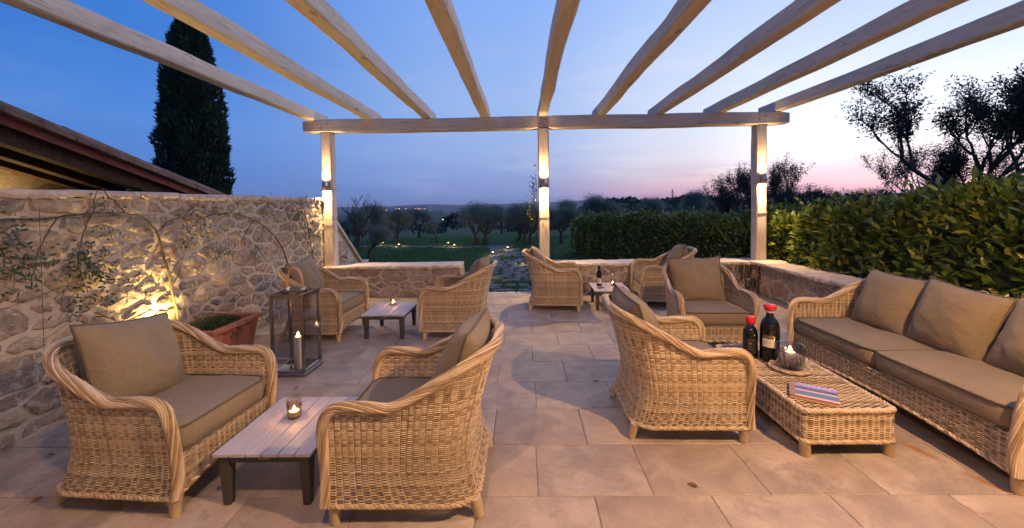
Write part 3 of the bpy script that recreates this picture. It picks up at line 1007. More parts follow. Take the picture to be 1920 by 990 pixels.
def make_seat(name, hw, n_seat, n_back, seed):
    """armchair or sofa facing +x; hw = half of its width"""
    global U_BREAK, LEG_ME
    half = hw + .62
    U_BREAK = (.27, .42) if hw < .5 else (.45 / (hw + .72) * .5 + .02, .45 / (hw + .72) * .5 + .14)
    S, ztop = make_shell(hw)
    root = link(name, None)
    nst = int((2 * .62 + 2 * hw + .3) / .036)
    # shell: dark core sheet, stakes, woven strands
    mb = MB()
    tt = np.linspace(0, 1, nst * 2 + 1)
    fr = np.linspace(0, 1, 15)
    Tg, Fg = np.meshgrid(tt, fr, indexing='ij')
    Zg = .097 + (ztop(Tg) - .105) * Fg
    tdense = np.linspace(0, 1, 801); zt = ztop(tdense)
    z = .101; par = 0; row = 0
    while z < .82:
        lowr = z < .30
        ok = tdense[zt - .012 > z]
        if len(ok) > 6:
            tl, th = ok[0], ok[-1]
            zz = z
            weave(mb, lambda t: S(t, np.full_like(t, zz)), tl, th, nst, par, .0054 if lowr else .0046, .0035, .0026)
        row += 1
        if lowr:
            par = (row // 2) % 2 if False else row % 2
            z += .0060
        else:
            par = row % 2; z += .0050
    for i in range(nst + 1):
        t0 = i / nst
        zs = np.linspace(.10, float(ztop(np.array([t0]))[0]) - .01, 10)
        for dt in (-.10, .10):
            tq = np.full_like(zs, np.clip(t0 + .5 / nst + dt / nst, 0, 1))
            P = S(tq, zs); d = P[:, :2] / (np.linalg.norm(P[:, :2], axis=1)[:, None] + 1e-9)
            for s in (1, -1):
                Q = P.copy(); Q[:, :2] += d * s * .0016
                mb.tube(Q, .0024, 4, 0, cap=False)
    mb.obj('woven_shell', [M_WICK, M_WICKD], root)
    # thick rolled rim from the foot of one front post over arms and back to the other
    tr = np.linspace(0, 1, 161)
    top = S(tr, ztop(tr)); top[:, 2] += 0
    z_l = np.linspace(.10, ztop(np.array([0.0]))[0], 14)[:-1]
    L = S(np.zeros_like(z_l), z_l); Rr = S(np.ones_like(z_l), z_l[::-1])
    L[:, 0] += .004; Rr[:, 0] += .004
    rim = MB(); braid(rim, np.concatenate([L, top, Rr]), .0215, .0058, 14, .75, 5)
    rim.obj('rolled_rim', [M_WICK, M_WICKD], root)
    # foot border
    bb = MB(); braid(bb, np.concatenate([S(tr, np.full_like(tr, .098))]), .008, .0075, 3, .07, 4)
    fy = np.linspace(-hw + .02, hw - .02, 40)
    arch = .098 + .05 * np.maximum(1 - (fy / (hw - .02)) ** 2, 0) ** 1.0
    braid(bb, np.stack([np.full_like(fy, .335), fy, arch], -1), .008, .0075, 3, .07, 4)
    bb.obj('foot_border', [M_WICK, M_WICKD], root)
    # front panel under the seat, arched below
    fp = MB()
    nf = max(10, int(2 * hw / .036))
    def fpos(zv):
        return lambda t: np.stack([np.full_like(t, .333), -hw + .015 + (2 * hw - .03) * t, np.full_like(t, zv)], -1)
    zz = .104; row = 0
    while zz < .295:
        half_open = math.sqrt(max(0, 1 - (zz - .098) / .05)) if zz < .148 else 0
        if half_open > 0:
            e = (1 - half_open) / 2
            weave(fp, fpos(zz), 0, e, nf, row % 2, .005, .0038, .0027); weave(fp, fpos(zz), 1 - e, 1, nf, row % 2, .005, .0038, .0027)
        else:
            weave(fp, fpos(zz), 0, 1, nf, row % 2, .005, .0038, .0027)
        row += 1; zz += .0060
    ys = np.linspace(-hw + .02, hw - .02, 2 * nf)
    lo = .098 + .05 * np.maximum(1 - (ys / (hw - .02)) ** 2, 0)
    fp.grid(np.stack([np.stack([np.full_like(ys, .329), ys, lo], -1), np.stack([np.full_like(ys, .329), ys, np.full_like(ys, .298)], -1)], 0), 1)
    for i in range(nf):
        y = -hw + .015 + (2 * hw - .03) * (i + .5) / nf
        l0 = .098 + .05 * max(0, 1 - (y / (hw - .02)) ** 2)
        for s in (-.004, .004): fp.tube([(.3345, y + s, l0), (.3345, y + s, .298)], .0024, 4, 0, cap=False)
    fp.box((.04, 0, .292), (.56, 2 * hw - .10, .012), 1)
    fp.obj('front_panel', [M_WICK, M_WICKD], root)
    if LEG_ME is None: LEG_ME = leg_mesh().mesh('leg', M_WICK)
    for sx, sy in ((1, 1), (1, -1), (-1, 1), (-1, -1)):
        link('leg', LEG_ME, root, (sx * .312 if sx > 0 else -.372, sy * (hw - (.035 if sx > 0 else .075)), .0), (0, R(14) if sx < 0 else 0, 0))
    # cushions
    cw = (2 * hw - .085) / n_seat
    for i in range(n_seat):
        c, p = cushion(cw - .004, .590, .122, .016, .055, seed + i)
        y = -hw + .0425 + cw * (i + .5)
        o = c.obj('seat_cushion', M_FAB, root, (.042, y, .3610)); p.obj('piping', M_PIPE, o)
    pw = .565 if n_back == 1 else .515
    for i in range(n_back):
        rg = random.Random(seed * 7 + i)
        c, p = pillow(pw, .515, .245, seed + i * 3)
        y = 0 if n_back == 1 else (-hw + .10 + pw / 2 + (2 * hw - .20 - pw) * i / (n_back - 1))
        o = c.obj('back_cushion', M_FAB, root, (-.245 + rg.uniform(-.012, .012), y, .632), (R(rg.uniform(-7, 7)), R(-20 + rg.uniform(-4, 4)), R(rg.uniform(-9, 9))))
        p.obj('piping', M_PIPE, o)
    return root


chair0 = make_seat('wicker_armchair', .352, 1, 1, 3)
CH_GROUP = 'matching wicker armchairs on the terrace'
SEATS = [
    # x, y, heading (deg), label, cushion twist, cushion roll, cushion shift
    (-2.015, 2.215, -4, 'wicker armchair in front of the lit patch of garden wall and the terracotta planter', 8, -9, .02),
    (-.60, 2.145, 180, 'wicker armchair across the low slatted table from the one by the planter', -5, 2, -.03),
    (-2.37, 4.70, -3, 'wicker armchair behind the tall steel lantern in the corner of the stone walls', 4, 3, .0),
    (-.80, 4.73, 178, 'wicker armchair with its back to the garden path, facing the lantern corner', -4, 2, -.02),
    (.47, 5.84, -4, 'wicker armchair below the middle post beside the table with two wine glasses', 3, -3, -.03),
    (2.06, 5.99, 176, 'wicker armchair between the low wall and the table with two wine glasses', -10, 6, .0),
    (1.90, 4.18, -93, 'wicker armchair at the end of the wicker coffee table, its front to the bottles', -3, 2, .0),
    (1.05, 2.775, -1, 'wicker armchair facing the long sofa across the wicker coffee table', 3, 3, -.03),
]
for i, (x, y, a, lab, tw, ro, sh) in enumerate(SEATS):
    o = chair0 if i == 0 else copy_tree(chair0)
    o.location = (x, y, 0); o.rotation_euler = (0, 0, R(a))
    tag(o, lab, 'armchair', CH_GROUP)
    for ch in o.children:
        if ch.name.startswith('back_cushion'):
            ch.rotation_euler[2] = R(tw); ch.rotation_euler[0] = R(ro); ch.location[0] += sh

sofa = make_seat('wicker_sofa', .86, 2, 3, 11)
sofa.location = (2.80, 2.83, 0); sofa.rotation_euler = (0, 0, R(180))
tag(sofa, 'long wicker sofa with taupe cushions beside the low wall and hedge', 'sofa')

# ---- wicker coffee table
TX0, TX1, TY0, TY1, TZ = 1.605, 2.16, 2.285, 3.375, .29
ct = thing('wicker_coffee_table', 'long low wicker coffee table carrying two bottles, a candle jar and a book', 'table', ((TX0 + TX1) / 2, (TY0 + TY1) / 2, 0))
hx_, hy_ = (TX1 - TX0) / 2, (TY1 - TY0) / 2


def rr_path(hx, hy, r, n=8):
    pts = []
    for cx_, cy_, a0 in ((hx - r, hy - r, 0), (-hx + r, hy - r, 90), (-hx + r, -hy + r, 180), (hx - r, -hy + r, 270)):
        for k in range(n + 1):
            a = R(a0 + 90 * k / n); pts.append((cx_ + r * math.cos(a), cy_ + r * math.sin(a)))
    pts.append(pts[0]); return np.array(pts)


loop = rr_path(hx_ - .008, hy_ - .008, .05)
seg = np.concatenate([[0], np.cumsum(np.linalg.norm(np.diff(loop, axis=0), axis=1))]); per = seg[-1]
def ring_at(zv):
    def f(t):
        s = np.clip(t, 0, 1) * per
        return np.stack([np.interp(s, seg, loop[:, 0]), np.interp(s, seg, loop[:, 1]), np.full_like(s, zv)], -1)
    return f
nst = int(per / .034) // 2 * 2
mb = MB(); z = .098; row = 0
while z < .268:
    weave(mb, ring_at(z), 0, 1, nst, row % 2, .0048, .0038, .0027); row += 1; z += .0060
tg = np.linspace(0, 1, 161); a_, b_ = ring_at(.092)(tg), ring_at(.272)(tg)
mb.grid(np.stack([a_, b_], 0), 1)
for i in range(nst):
    for d in (-.12, .12):
        q = ring_at(0)(np.array([(i + .5 + d) / nst]))[0]
        mb.tube([(q[0], q[1], .09), (q[0], q[1], .272)], .0024, 4, 0, cap=False)
mb.obj('woven_side', [M_WICK, M_WICKD], ct)
mb = MB()
mb.box((0, 0, .272), (2 * hx_ - .03, 2 * hy_ - .03, .008), 1)
nt_ = int(2 * hx_ / .030); y = -hy_ + .018; row = 0
while y < hy_ - .015:
    yy = y
    weave(mb, lambda t: np.stack([-hx_ + .012 + (2 * hx_ - .024) * t, np.full_like(t, yy), np.full_like(t, .281)], -1), 0, 1, nt_, row % 2, .0032, .0052, .0030, 3, (0, 1.0, 0))
    row += 1; y += .0128
mb.obj('woven_top', [M_WICK, M_WICKD], ct)
mb = MB()
for zz, r_ in ((.276, .0095), (.094, .009)):
    p = ring_at(zz)(np.linspace(0, 1, 240)); braid(mb, p, r_, .0082, 3, .075, 4)
mb.obj('border', [M_WICK, M_WICKD], ct)
leg2 = leg_mesh(.095, .024, .027).mesh('leg', M_WICK)
for sx in (1, -1):
    for sy in (1, -1): link('leg', leg2, ct, (sx * (hx_ - .035), sy * (hy_ - .035), 0))


# ---- slatted side tables
def slat_table():
    root = link('slatted_table', None)
    W, D, H = .50, .59, .283
    n = 6
    for i in range(n):
        m_ = MB(); m_.box((-W / 2 + W / n * (i + .5), 0, H - .009), (W / n - .0045, D, .018), bev=.0025)
        m_.obj('slat', M_SLAT, root, smooth=False)
    for sx in (1, -1):
        for sy in (1, -1):
            m_ = MB(); m_.box((0, 0, (H - .018) / 2), (.036, .036, H - .019), top=(1.55, 1.55), bev=.002)
            m_.obj('leg', M_DARKM, root, (sx * (W / 2 - .046), sy * (D / 2 - .046), 0), smooth=False)
    for sy in (1, -1):
        m_ = MB(); m_.box((0, sy * (D / 2 - .034), H - .018 - .021), (W - .15, .02, .040), bev=.002); m_.obj('apron', M_DARKM, root, smooth=False)
    for sx in (1, -1):
        m_ = MB(); m_.box((sx * (W / 2 - .034), 0, H - .018 - .021), (.02, D - .15, .040), bev=.002); m_.obj('apron', M_DARKM, root, smooth=False)
    return root


def text_mesh(s, size, mat, extrude=.0006, italic=0.0):
    c = bpy.data.curves.new('lettering', 'FONT'); c.body = s; c.size = size; c.extrude = extrude
    c.align_x = 'CENTER'; c.align_y = 'CENTER'; c.shear = italic
    o = bpy.data.objects.new('lettering', c); COL.objects.link(o)
    dg = bpy.context.evaluated_depsgraph_get(); dg.update()
    me = bpy.data.meshes.new_from_object(o.evaluated_get(dg))
    bpy.data.objects.remove(o); me.materials.clear(); me.materials.append(mat)
    return me


M_PRINT = simple('pale_print', (.40, .36, .30), .6)
tab0 = slat_table()
link('lettering', text_mesh('Homenity', .016, M_PRINT, .0004, .3), tab0, (.0, -.59 / 2 + .024 - .0008, .245), (R(90), 0, 0))
for i, (x, y, a, lab) in enumerate(((-1.315, 2.205, 0, 'low slatted table with one candle glass, between the armchairs nearest the planter'),
                                    (-1.59, 4.70, 0, 'low slatted table with one candle glass, beyond the tall steel lantern'),
                                    (1.245, 5.80, -2, 'low slatted table with a wine bottle, two glasses and two coasters'))):
    o = tab0 if i == 0 else copy_tree(tab0)
    o.location = (x, y, 0); o.rotation_euler = (0, 0, R(a)); tag(o, lab, 'table', 'low slatted tables with dark legs')

# ================================================================== things on the tables and floor
def flame(parent, z, r=.006, h=.022, e=3.0, loc=(0, 0), gain=1.0):
    m_ = MB(); m_.lathe([(.0008, 0), (r * .8, h * .14), (r, h * .3), (r * .72, h * .55), (r * .3, h * .82), (.0006, h)], 10)
    o = m_.obj('flame', M_FLAME, parent, (loc[0], loc[1], z))
    light('candle_light', 'POINT', (loc[0], loc[1], z + h * .5), e, WARM2, parent, .008)
    return o


def candle_glass(label, loc, s=1.0, e=2.6):
    t = thing('candle_glass', label, 'candle holder', loc, 0, 'amber candle glasses on the low tables')
    m_ = MB(); R0 = .034 * s; H = .098 * s
    m_.lathe([(R0 * .9, .004), (R0, .012), (R0 * 1.0, H), (R0 * .93, H), (R0 * .92, .014), (R0 * .2, .010)], 24, cap=False); m_.obj('glass', M_AMBER, t)
    m_ = MB(); m_.lathe([(R0 * .92, .0015), (R0 * .9, .012), (R0 * .01, .012)], 20); m_.obj('base', M_GLASS, t)
    c = MB(); c.lathe([(R0 * .80, .013), (R0 * .82, .032 * s), (R0 * .7, .034 * s), (.002, .032 * s)], 18); c.obj('tealight', M_WAX, t)
    flame(t, .034 * s, .008, .03, e)
    return t


TT = .283
candle_glass('amber glass with a lit candle on the slatted table between two armchairs by the planter', (-1.345, 2.255, TT), 1.16, 4.2)
candle_glass('amber glass with a lit candle on the slatted table beyond the lantern', (-1.615, 4.86, TT), 1.12, 4.0)
candle_glass('amber glass with a lit candle among the wine glasses', (1.315, 5.86, TT), 1.12, 4.0)


def bottle(name, label, loc, h, r, top, lab, group=None, squat=False):
    t = thing(name, label, 'bottle', loc, 0, group)
    m_ = MB(); sh = .62 if squat else .64; nr = r * (.36 if squat else .38)
    pr = [(r * .90, 0), (r * .99, .006), (r, .015), (r, h * .54), (r * .985, h * .60), (r * .90, h * .67), (r * .70, h * .73), (r * .50, h * .765), (nr * 1.06, h * .80), (nr, h * .86), (nr * .97, h * .965), (nr * 1.15, h * .968), (nr * 1.15, h * .99), (nr * .9, h)]
    m_.lathe(pr, 28); m_.obj('glass_body', M_BOTTLE, t)
    if top:
        m_ = MB(); z0, z1, k = top
        m_.lathe([(nr * 1.06, h * z0), (nr * k * 1.05, h * (z0 + .012)), (nr * k * 1.12, h * (z0 + z1) / 2), (nr * k * 1.16, h * (z1 - .02)), (nr * k * .95, h * z1), (.002, h * (z1 + .004))], 18)
        m_.obj('wax_seal', M_REDWAX if squat else M_FOIL, t)
    for (z0, z1, a0, a1, mt, nm) in lab:
        n = 14; P = []
        for zz in (z0, z1):
            P.append([((r + .0009) * math.cos(R(a0 + (a1 - a0) * i / n)), (r + .0009) * math.sin(R(a0 + (a1 - a0) * i / n)), h * zz) for i in range(n + 1)])
        m_ = MB(); m_.grid(P); m_.obj(nm, mt, t)
    return t


M_FOIL = simple('black_foil', (.012, .012, .014), .3)
M_BLACKLAB = m_noise('black_label', [(.3, (.014, .013, .012)), (.7, (.03, .027, .024))], 30, .6, 0)
M_GOLDP = simple('dull_gold_print', (.20, .14, .07), .45, .3)
M_INK = simple('label_ink', (.10, .085, .075), .7)


def on_label(t, r, z, ang, s, size, mat, lift=.0016):
    me = text_mesh(s, size, mat, .0002)
    for v in me.vertices:              # wrap the lettering round the bottle
        a = R(ang) + v.co.x / r
        rr = r + lift + v.co.z
        v.co = (rr * math.cos(a), rr * math.sin(a), z + v.co.y)
    link('lettering', me, t)


# small bottle: black label with a round emblem
bs = bottle('wine_bottle', 'smaller dark wine bottle with red wax seal and black label', (1.755, 3.09, TZ), .318, .052, (.80, 1.0, 1.5), [(.13, .50, -165, -75, M_BLACKLAB, 'label')], None, True)
m_ = MB(); m_.lathe([(.0005, 0), (.0105, 0)], 16, cap=False)
emb = m_.obj('emblem', M_GOLDP, bs, (.0535 * math.cos(R(-120)), .0535 * math.sin(R(-120)), .118), (R(90), 0, R(-30)))
for z, w in ((.145, .05), (.095, .024), (.074, .040)):
    n = 8; P = [[(.0535 * math.cos(R(-120) + a), .0535 * math.sin(R(-120) + a), zz) for a in np.linspace(-w / .052 / 2, w / .052 / 2, n)] for zz in (z - .0022, z + .0022)]
    m_ = MB(); m_.grid(P); m_.obj('printed_line', M_GOLDP, bs)
# large bottle: white label below an engraved line
bl = bottle('wine_bottle', 'larger dark wine bottle with red wax seal and small white label', (1.865, 3.025, TZ), .425, .066, (.895, 1.0, 1.62), [(.265, .415, -165, -95, M_PAPER, 'label')], None, True)
m_ = MB(); m_.lathe([(.066 * .36 * 1.2, .425 * .858), (.066 * .36 * 1.25, .425 * .862), (.066 * .36 * 1.25, .425 * .894), (.066 * .36 * 1.2, .425 * .897)], 18, cap=False); m_.obj('paper_collar', M_PAPER, bl)
for z, a0, a1 in ((.158, -158, -112), (.150, -158, -104), (.142, -158, -120), (.128, -158, -100)):
    P = [[(.0672 * math.cos(R(a)), .0672 * math.sin(R(a)), zz) for a in np.linspace(a0, a1, 9)] for zz in (z - .0009, z + .0009)]
    m_ = MB(); m_.grid(P); m_.obj('printed_line', M_INK, bl)
P = [[(.0668 * math.cos(R(a)), .0668 * math.sin(R(a)), zz) for a in np.linspace(-162, -98, 10)] for zz in (.183, .203)]
m_ = MB(); m_.grid(P); m_.obj('engraving', M_GOLDP, bl)
# third bottle on the slatted table by the low wall
bt = bottle('wine_bottle', 'slim dark wine bottle standing beside two wine glasses', (1.115, 5.86, TT), .30, .037, (.80, 1.0, 1.15), [(.13, .40, -150, -50, M_PAPER, 'label')])


def wine_glass(loc, where):
    t = thing('wine_glass', 'empty stemmed wine glass ' + where, 'wine glass', loc, 0, 'pair of wine glasses')
    m_ = MB(); m_.lathe([(.034, 0), (.034, .002), (.006, .006), (.0035, .012)], 20, cap=False); m_.obj('foot', M_GLASS, t)
    m_ = MB(); m_.lathe([(.0036, .010), (.0032, .05), (.0040, .094), (.008, .102)], 10, cap=False); m_.obj('stem', M_GLASS, t)
    m_ = MB(); m_.lathe([(.006, .100), (.026, .112), (.040, .135), (.043, .155), (.039, .185), (.033, .212), (.032, .212), (.038, .185), (.042, .155), (.039, .136), (.025, .114), (.002, .104)], 22, cap=False); m_.obj('bowl', M_GLASS, t)


wine_glass((1.215, 5.94, TT), 'standing next to the slim wine bottle'); wine_glass((1.335, 5.975, TT), 'standing behind the candle glass by the low wall')
for x, y, wh in ((1.10, 5.70, 'in front of the slim wine bottle'), (1.40, 5.72, 'on the side of the candle glass away from the bottle')):
    t = thing('coaster', 'round brown woven coaster ' + wh, 'coaster', (x, y, TT), 0, 'two round coasters')
    m_ = MB(); m_.lathe([(.044, 0), (.047, .003), (.044, .006), (.002, .006)], 22); m_.obj('disc', simple('coaster_brown', (.13, .07, .045), .8), t)
    m_ = MB(); th = np.linspace(0, 2 * math.pi, 33)
    for rr in (.045, .034, .022): m_.tube([(rr * math.cos(a), rr * math.sin(a), .006) for a in th], .0022, 5, cap=False)
    m_.obj('woven_ring', M_WICKD, t)

# ---- candle jar on a wicker dish
dish = thing('wicker_dish', 'round wicker dish under the large glass candle jar', 'dish', (1.905, 2.855, TZ))
m_ = MB(); th = np.linspace(0, 2 * math.pi, 65)
for k in range(7):
    rr = .040 + .012 * k; m_.tube([(rr * math.cos(a), rr * math.sin(a), .006 + .0022 * math.sin(a * 24 + k * math.pi)) for a in th], .0055, 5, cap=False)
m_.obj('woven_plate', M_WICK, dish)
m_ = MB(); p = np.stack([.122 * np.cos(th), .122 * np.sin(th), np.full_like(th, .012)], -1); braid(m_, p, .008, .0065, 4, .07, 4); m_.obj('rim', [M_WICK, M_WICKD], dish)
m_ = MB(); m_.lathe([(.002, .003), (.118, .003)], 30, cap=False); m_.obj('base', M_WICKD, dish)
jar = thing('candle_jar', 'large clear glass jar holding a lit white candle and dried flowers', 'candle holder', (1.905, 2.855, TZ + .013))
RJ, HJ = .088, .162
m_ = MB(); m_.lathe([(RJ * .97, 0), (RJ, .006), (RJ, HJ - .002), (RJ * .985, HJ), (RJ * .95, HJ - .002), (RJ * .95, .010), (.002, .008)], 36, cap=False); m_.obj('glass', M_GLASS, jar)
m_ = MB(); m_.lathe([(.034, .010), (.035, .014), (.035, .110), (.032, .114), (.012, .110), (.002, .110)], 22); cn = m_.obj('candle', M_WAX, jar)
m_ = MB(); m_.tube([(-.020, -.0362, .066), (-.008, -.0362, .0705), (.004, -.0362, .071), (.016, -.0362, .074)], .0016, 5); m_.tube([(-.006, -.0362, .070), (.002, -.0362, .075), (.010, -.0362, .0745)], .0013, 5)
m_.obj('printed_sprig', M_INK, cn)
flame(jar, .113, .011, .042, 11.0)
rg = random.Random(4)
m_ = MB()
for i in range(46):
    a = rg.uniform(0, 6.28); r0 = rg.uniform(.045, .072); h = rg.uniform(.015, .07)
    b = a + rg.uniform(-.5, .5)
    m_.tube([(r0 * math.cos(a), r0 * math.sin(a), .010), ((r0 + .003) * math.cos((a + b) / 2), (r0 + .003) * math.sin((a + b) / 2), .010 + h * .6), (r0 * math.cos(b), r0 * math.sin(b), .010 + h)], [.0022, .0026, .0012], 4)
m_.obj('dried_flowers', m_leaf('dried_sprigs', [(0, (.08, .10, .05)), (.5, (.16, .15, .09)), (1, (.20, .14, .18))], .8, .2, 0), jar)

# ---- picture book with a landscape cover
bk = thing('picture_book', 'glossy landscape picture book lying at the end of the wicker coffee table', 'book', (1.79, 2.465, TZ - .004), R(-33))
BW, BD, BH = .245, .215, .022
m_ = MB(); m_.box((0, 0, BH / 2), (BW - .008, BD - .008, BH - .005)); m_.obj('pages', simple('page_edge', (.62, .50, .36), .8), bk, smooth=False)
COVER = simple('cover_board', (.45, .13, .05), .35)
m_ = MB(); m_.box((0, 0, .0015), (BW, BD, .003)); m_.box((0, 0, BH - .0015), (BW, BD, .003)); m_.box((-BW / 2 + .0015, 0, BH / 2), (.003, BD, BH)); m_.obj('cover', COVER, bk, smooth=False)


def m_cover(name, col, col2, sc=30):
    m, nt, b = new_mat(name)
    v = objvec(nt, False, (1, 3, 1))
    setc(nt, b, ramp(nt, nz_(nt, v, sc, 4, .6), [(.35, col), (.65, col2)]), .42)
    b.inputs['Specular IOR Level'].default_value = .25
    return m


bands = [(-.5, -.36, (.62, .32, .26), (.68, .38, .30)), (-.36, -.08, (.05, .12, .22), (.08, .17, .27)), (-.08, .03, (.60, .30, .30), (.66, .36, .34)),
         (.03, .24, (.035, .06, .18), (.09, .10, .25)), (.24, .5, (.30, .22, .42), (.42, .30, .46))]
for i, (a, b2, c1_, c2_) in enumerate(bands):
    m_ = MB(); m_.grid([[(-BW / 2 + .03, BD * a, 0), (BW / 2, BD * a, 0)], [(-BW / 2 + .03, BD * b2, 0), (BW / 2, BD * b2, 0)]])
    m_.obj('cover_print', m_cover('cover_print_%d' % i, c1_, c2_), bk, (0, 0, BH + .0006), smooth=False)
m_ = MB(); m_.grid([[(-BW / 2, -BD / 2, 0), (-BW / 2 + .03, -BD / 2, 0)], [(-BW / 2, BD / 2, 0), (-BW / 2 + .03, BD / 2, 0)]])
m_.obj('spine_print', m_cover('spine_print', (.20, .09, .05), (.34, .17, .09), 14), bk, (0, 0, BH + .0006), smooth=False)
link('lettering', text_mesh('T U S C A N Y', .027, simple('white_print', (.8, .76, .74), .4), .0002), bk, (.012, BD * .40, BH + .0012))

# ---- tall steel lantern
LX0, LX1, LY0, LY1, LH = -2.247, -1.947, 3.445, 3.745, .735
lt = thing('steel_lantern', 'tall polished steel lantern with glass sides, leather handle and a lit pillar candle', 'lantern', ((LX0 + LX1) / 2, (LY0 + LY1) / 2, 0))
hw_ = .15; q = .012
m_ = MB(); m_.box((0, 0, .016), (.312, .312, .032), bev=.003); m_.obj('base', M_STEEL, lt, smooth=False)
for sx in (1, -1):
    for sy in (1, -1):
        m_ = MB(); m_.box((sx * (hw_ - q), sy * (hw_ - q), .375), (.024, .024, .69), bev=.002); m_.obj('corner_post', M_STEEL, lt, smooth=False)
for z in (.045, .712):
    m_ = MB()
    for s in (1, -1):
        m_.box((0, s * (hw_ - q), z), (.252, .022, .026), bev=.002); m_.box((s * (hw_ - q), 0, z), (.022, .252, .026), bev=.002)
    m_.obj('rail', M_STEEL, lt, smooth=False)
for i, (x, y, dx, dy) in enumerate(((0, -hw_ + q, .255, .003), (0, hw_ - q, .255, .003), (-hw_ + q, 0, .003, .255), (hw_ - q, 0, .003, .255))):
    m_ = MB(); m_.box((x, y, .378), (dx, dy, .645)); m_.obj('glass_pane', M_PANE, lt, smooth=False)
m_ = MB()
for s in (1, -1):
    m_.box((0, s * .137, .731), (.30, .026, .012)); m_.box((s * .137, 0, .7312), (.026, .248, .012))
m_.obj('top_frame', M_STEEL, lt, smooth=False)
m_ = MB(); m_.box((0, 0, .757), (.19, .17, .006), bev=.001)
for sx in (1, -1):
    for sy in (1, -1): m_.box((sx * .07, sy * .07, .743), (.012, .012, .024))
for s in (1, -1): m_.box((s * .07, 0, .7345), (.016, .27, .006))
m_.obj('vent_cap', M_STEEL, lt, smooth=False)
for s in (1, -1):
    m_ = MB(); m_.tube([(s * .072, -.04, .768), (s * .072, .04, .768)], .006, 8); m_.box((s * .072, 0, .767), (.016, .024, .018)); m_.obj('handle_pin', M_STEEL, lt, smooth=False)
hp = [(.072 * math.cos(a), 0, .775 + .18 * math.sin(a) ** .8) for a in np.linspace(0, math.pi, 25)]
m_ = MB(); m_.tube(hp, .0095, 8, up=(0, 1, 0), flat=1.5); m_.obj('leather_handle', M_LEATHER, lt)
m_ = MB(); m_.lathe([(.037, .033), (.0385, .040), (.0385, .325), (.036, .332), (.015, .326), (.002, .326)], 24); m_.obj('pillar_candle', M_WAX, lt, (.03, -.03, 0))
flame(lt, .329, .011, .046, 9.0, (.03, -.03))
m_ = MB(); m_.lathe([(.002, 0), (.055, .002), (.058, .006)], 20, cap=False); m_.obj('candle_tray', M_STEEL, lt, (.03, -.03, .033))

# ---- terracotta planter by the garden wall
pt = thing('terracotta_planter', 'terracotta planter box with trailing green plant by the garden wall', 'planter', (-3.02, 3.80, 0))
PX, PY, PH = .225, .31, .37
m_ = MB(); wl = .03
for (x, y, dx, dy) in ((0, -PY + wl / 2, 2 * PX, wl), (0, PY - wl / 2, 2 * PX, wl), (-PX + wl / 2, 0, wl, 2 * PY - 2 * wl), (PX - wl / 2, 0, wl, 2 * PY - 2 * wl)):
    m_.box((x, y, PH / 2), (dx, dy, PH))
m_.box((0, 0, .03), (2 * PX - .02, 2 * PY - .02, .04))
V_ = np.concatenate(m_.v); V_[:, :2] *= (0.80 + .20 * V_[:, 2:] / PH); m_.v = [V_]
m_.obj('box', M_TERRA, pt, smooth=False)
m_ = MB(); rw = .055
for (x, y, dx, dy) in ((0, -PY, 2 * PX + rw, rw), (0, PY, 2 * PX + rw, rw), (-PX, 0, rw, 2 * PY - rw), (PX, 0, rw, 2 * PY - rw)):
    m_.box((x, y, PH + .012), (dx, dy, .048), bev=.008)
m_.obj('rim', M_TERRA, pt, smooth=False)
m_ = MB(); m_.box((0, 0, PH - .05), (2 * PX - .05, 2 * PY - .05, .03)); m_.obj('soil', M_SOIL, pt, smooth=False)


def leaves_np(mb, C, D, N, L, W, fold=.0, mat=0):
    """pointed leaves: base at C, along D, facing N"""
    C, D, N = (np.asarray(k, float) for k in (C, D, N)); n = len(C)
    D = D / (np.linalg.norm(D, axis=1)[:, None] + 1e-9)
    Bv = np.cross(D, N); Bv /= np.linalg.norm(Bv, axis=1)[:, None] + 1e-9
    Nn = np.cross(Bv, D)
    L = np.broadcast_to(np.asarray(L, float), (n,))[:, None]; W = np.broadcast_to(np.asarray(W, float), (n,))[:, None]
    if fold == 0:
        V = np.stack([C, C + D * L * .45 + Bv * W / 2, C + D * L, C + D * L * .45 - Bv * W / 2], 1).reshape(-1, 3)
        mb.add(V, np.arange(n * 4).reshape(-1, 4), mat)
    else:
        e = Nn * W * fold
        V = np.stack([C, C + D * L * .32 + Bv * W * .46 + e, C + D * L * .68 + Bv * W * .42 + e * .8, C + D * L - Nn * L * .06,
                      C + D * L * .68 - Bv * W * .42 + e * .8, C + D * L * .32 - Bv * W * .46 + e, C + D * L * .5], 1).reshape(-1, 3)
        b = np.arange(n)[:, None] * 7
        F = np.concatenate([b + np.array([[0, 6, 2, 1]]), b + np.array([[6, 3, 2, 2]]), b + np.array([[0, 5, 4, 6]]), b + np.array([[6, 4, 3, 3]])], 0)
        F4 = [f if f[2] != f[3] else f[:3] for f in F.tolist()]
        mb.add(V, F4, mat)


rs = np.random.RandomState(3)
n = 2600
A_ = rs.uniform(0, 2 * math.pi, n); Rr_ = np.sqrt(rs.uniform(0, 1, n))
px = .05 + .20 * Rr_ * np.cos(A_); py = -.06 + .22 * Rr_ * np.sin(A_); pz = PH - .02 + .085 * np.sqrt(np.maximum(1 - Rr_ ** 2, 0)) + rs.uniform(-.03, .03, n)
ov = np.maximum(px - (PX - .02), 0); pz -= ov * 2.6
m_ = MB(); Dd = np.stack([np.cos(A_) * .7 + rs.normal(0, .5, n), np.sin(A_) * .7 + rs.normal(0, .5, n), rs.normal(.25, .5, n)], -1)
leaves_np(m_, np.stack([px, py, pz], -1), Dd, rs.normal(0, 1, (n, 3)) + np.array([0, 0, .8]), rs.uniform(.018, .042, n), rs.uniform(.005, .011, n))
m_.obj('foliage', m_leaf('trailing_green', [(0, (.02, .045, .012)), (.6, (.045, .085, .02)), (1, (.09, .13, .035))]), pt)

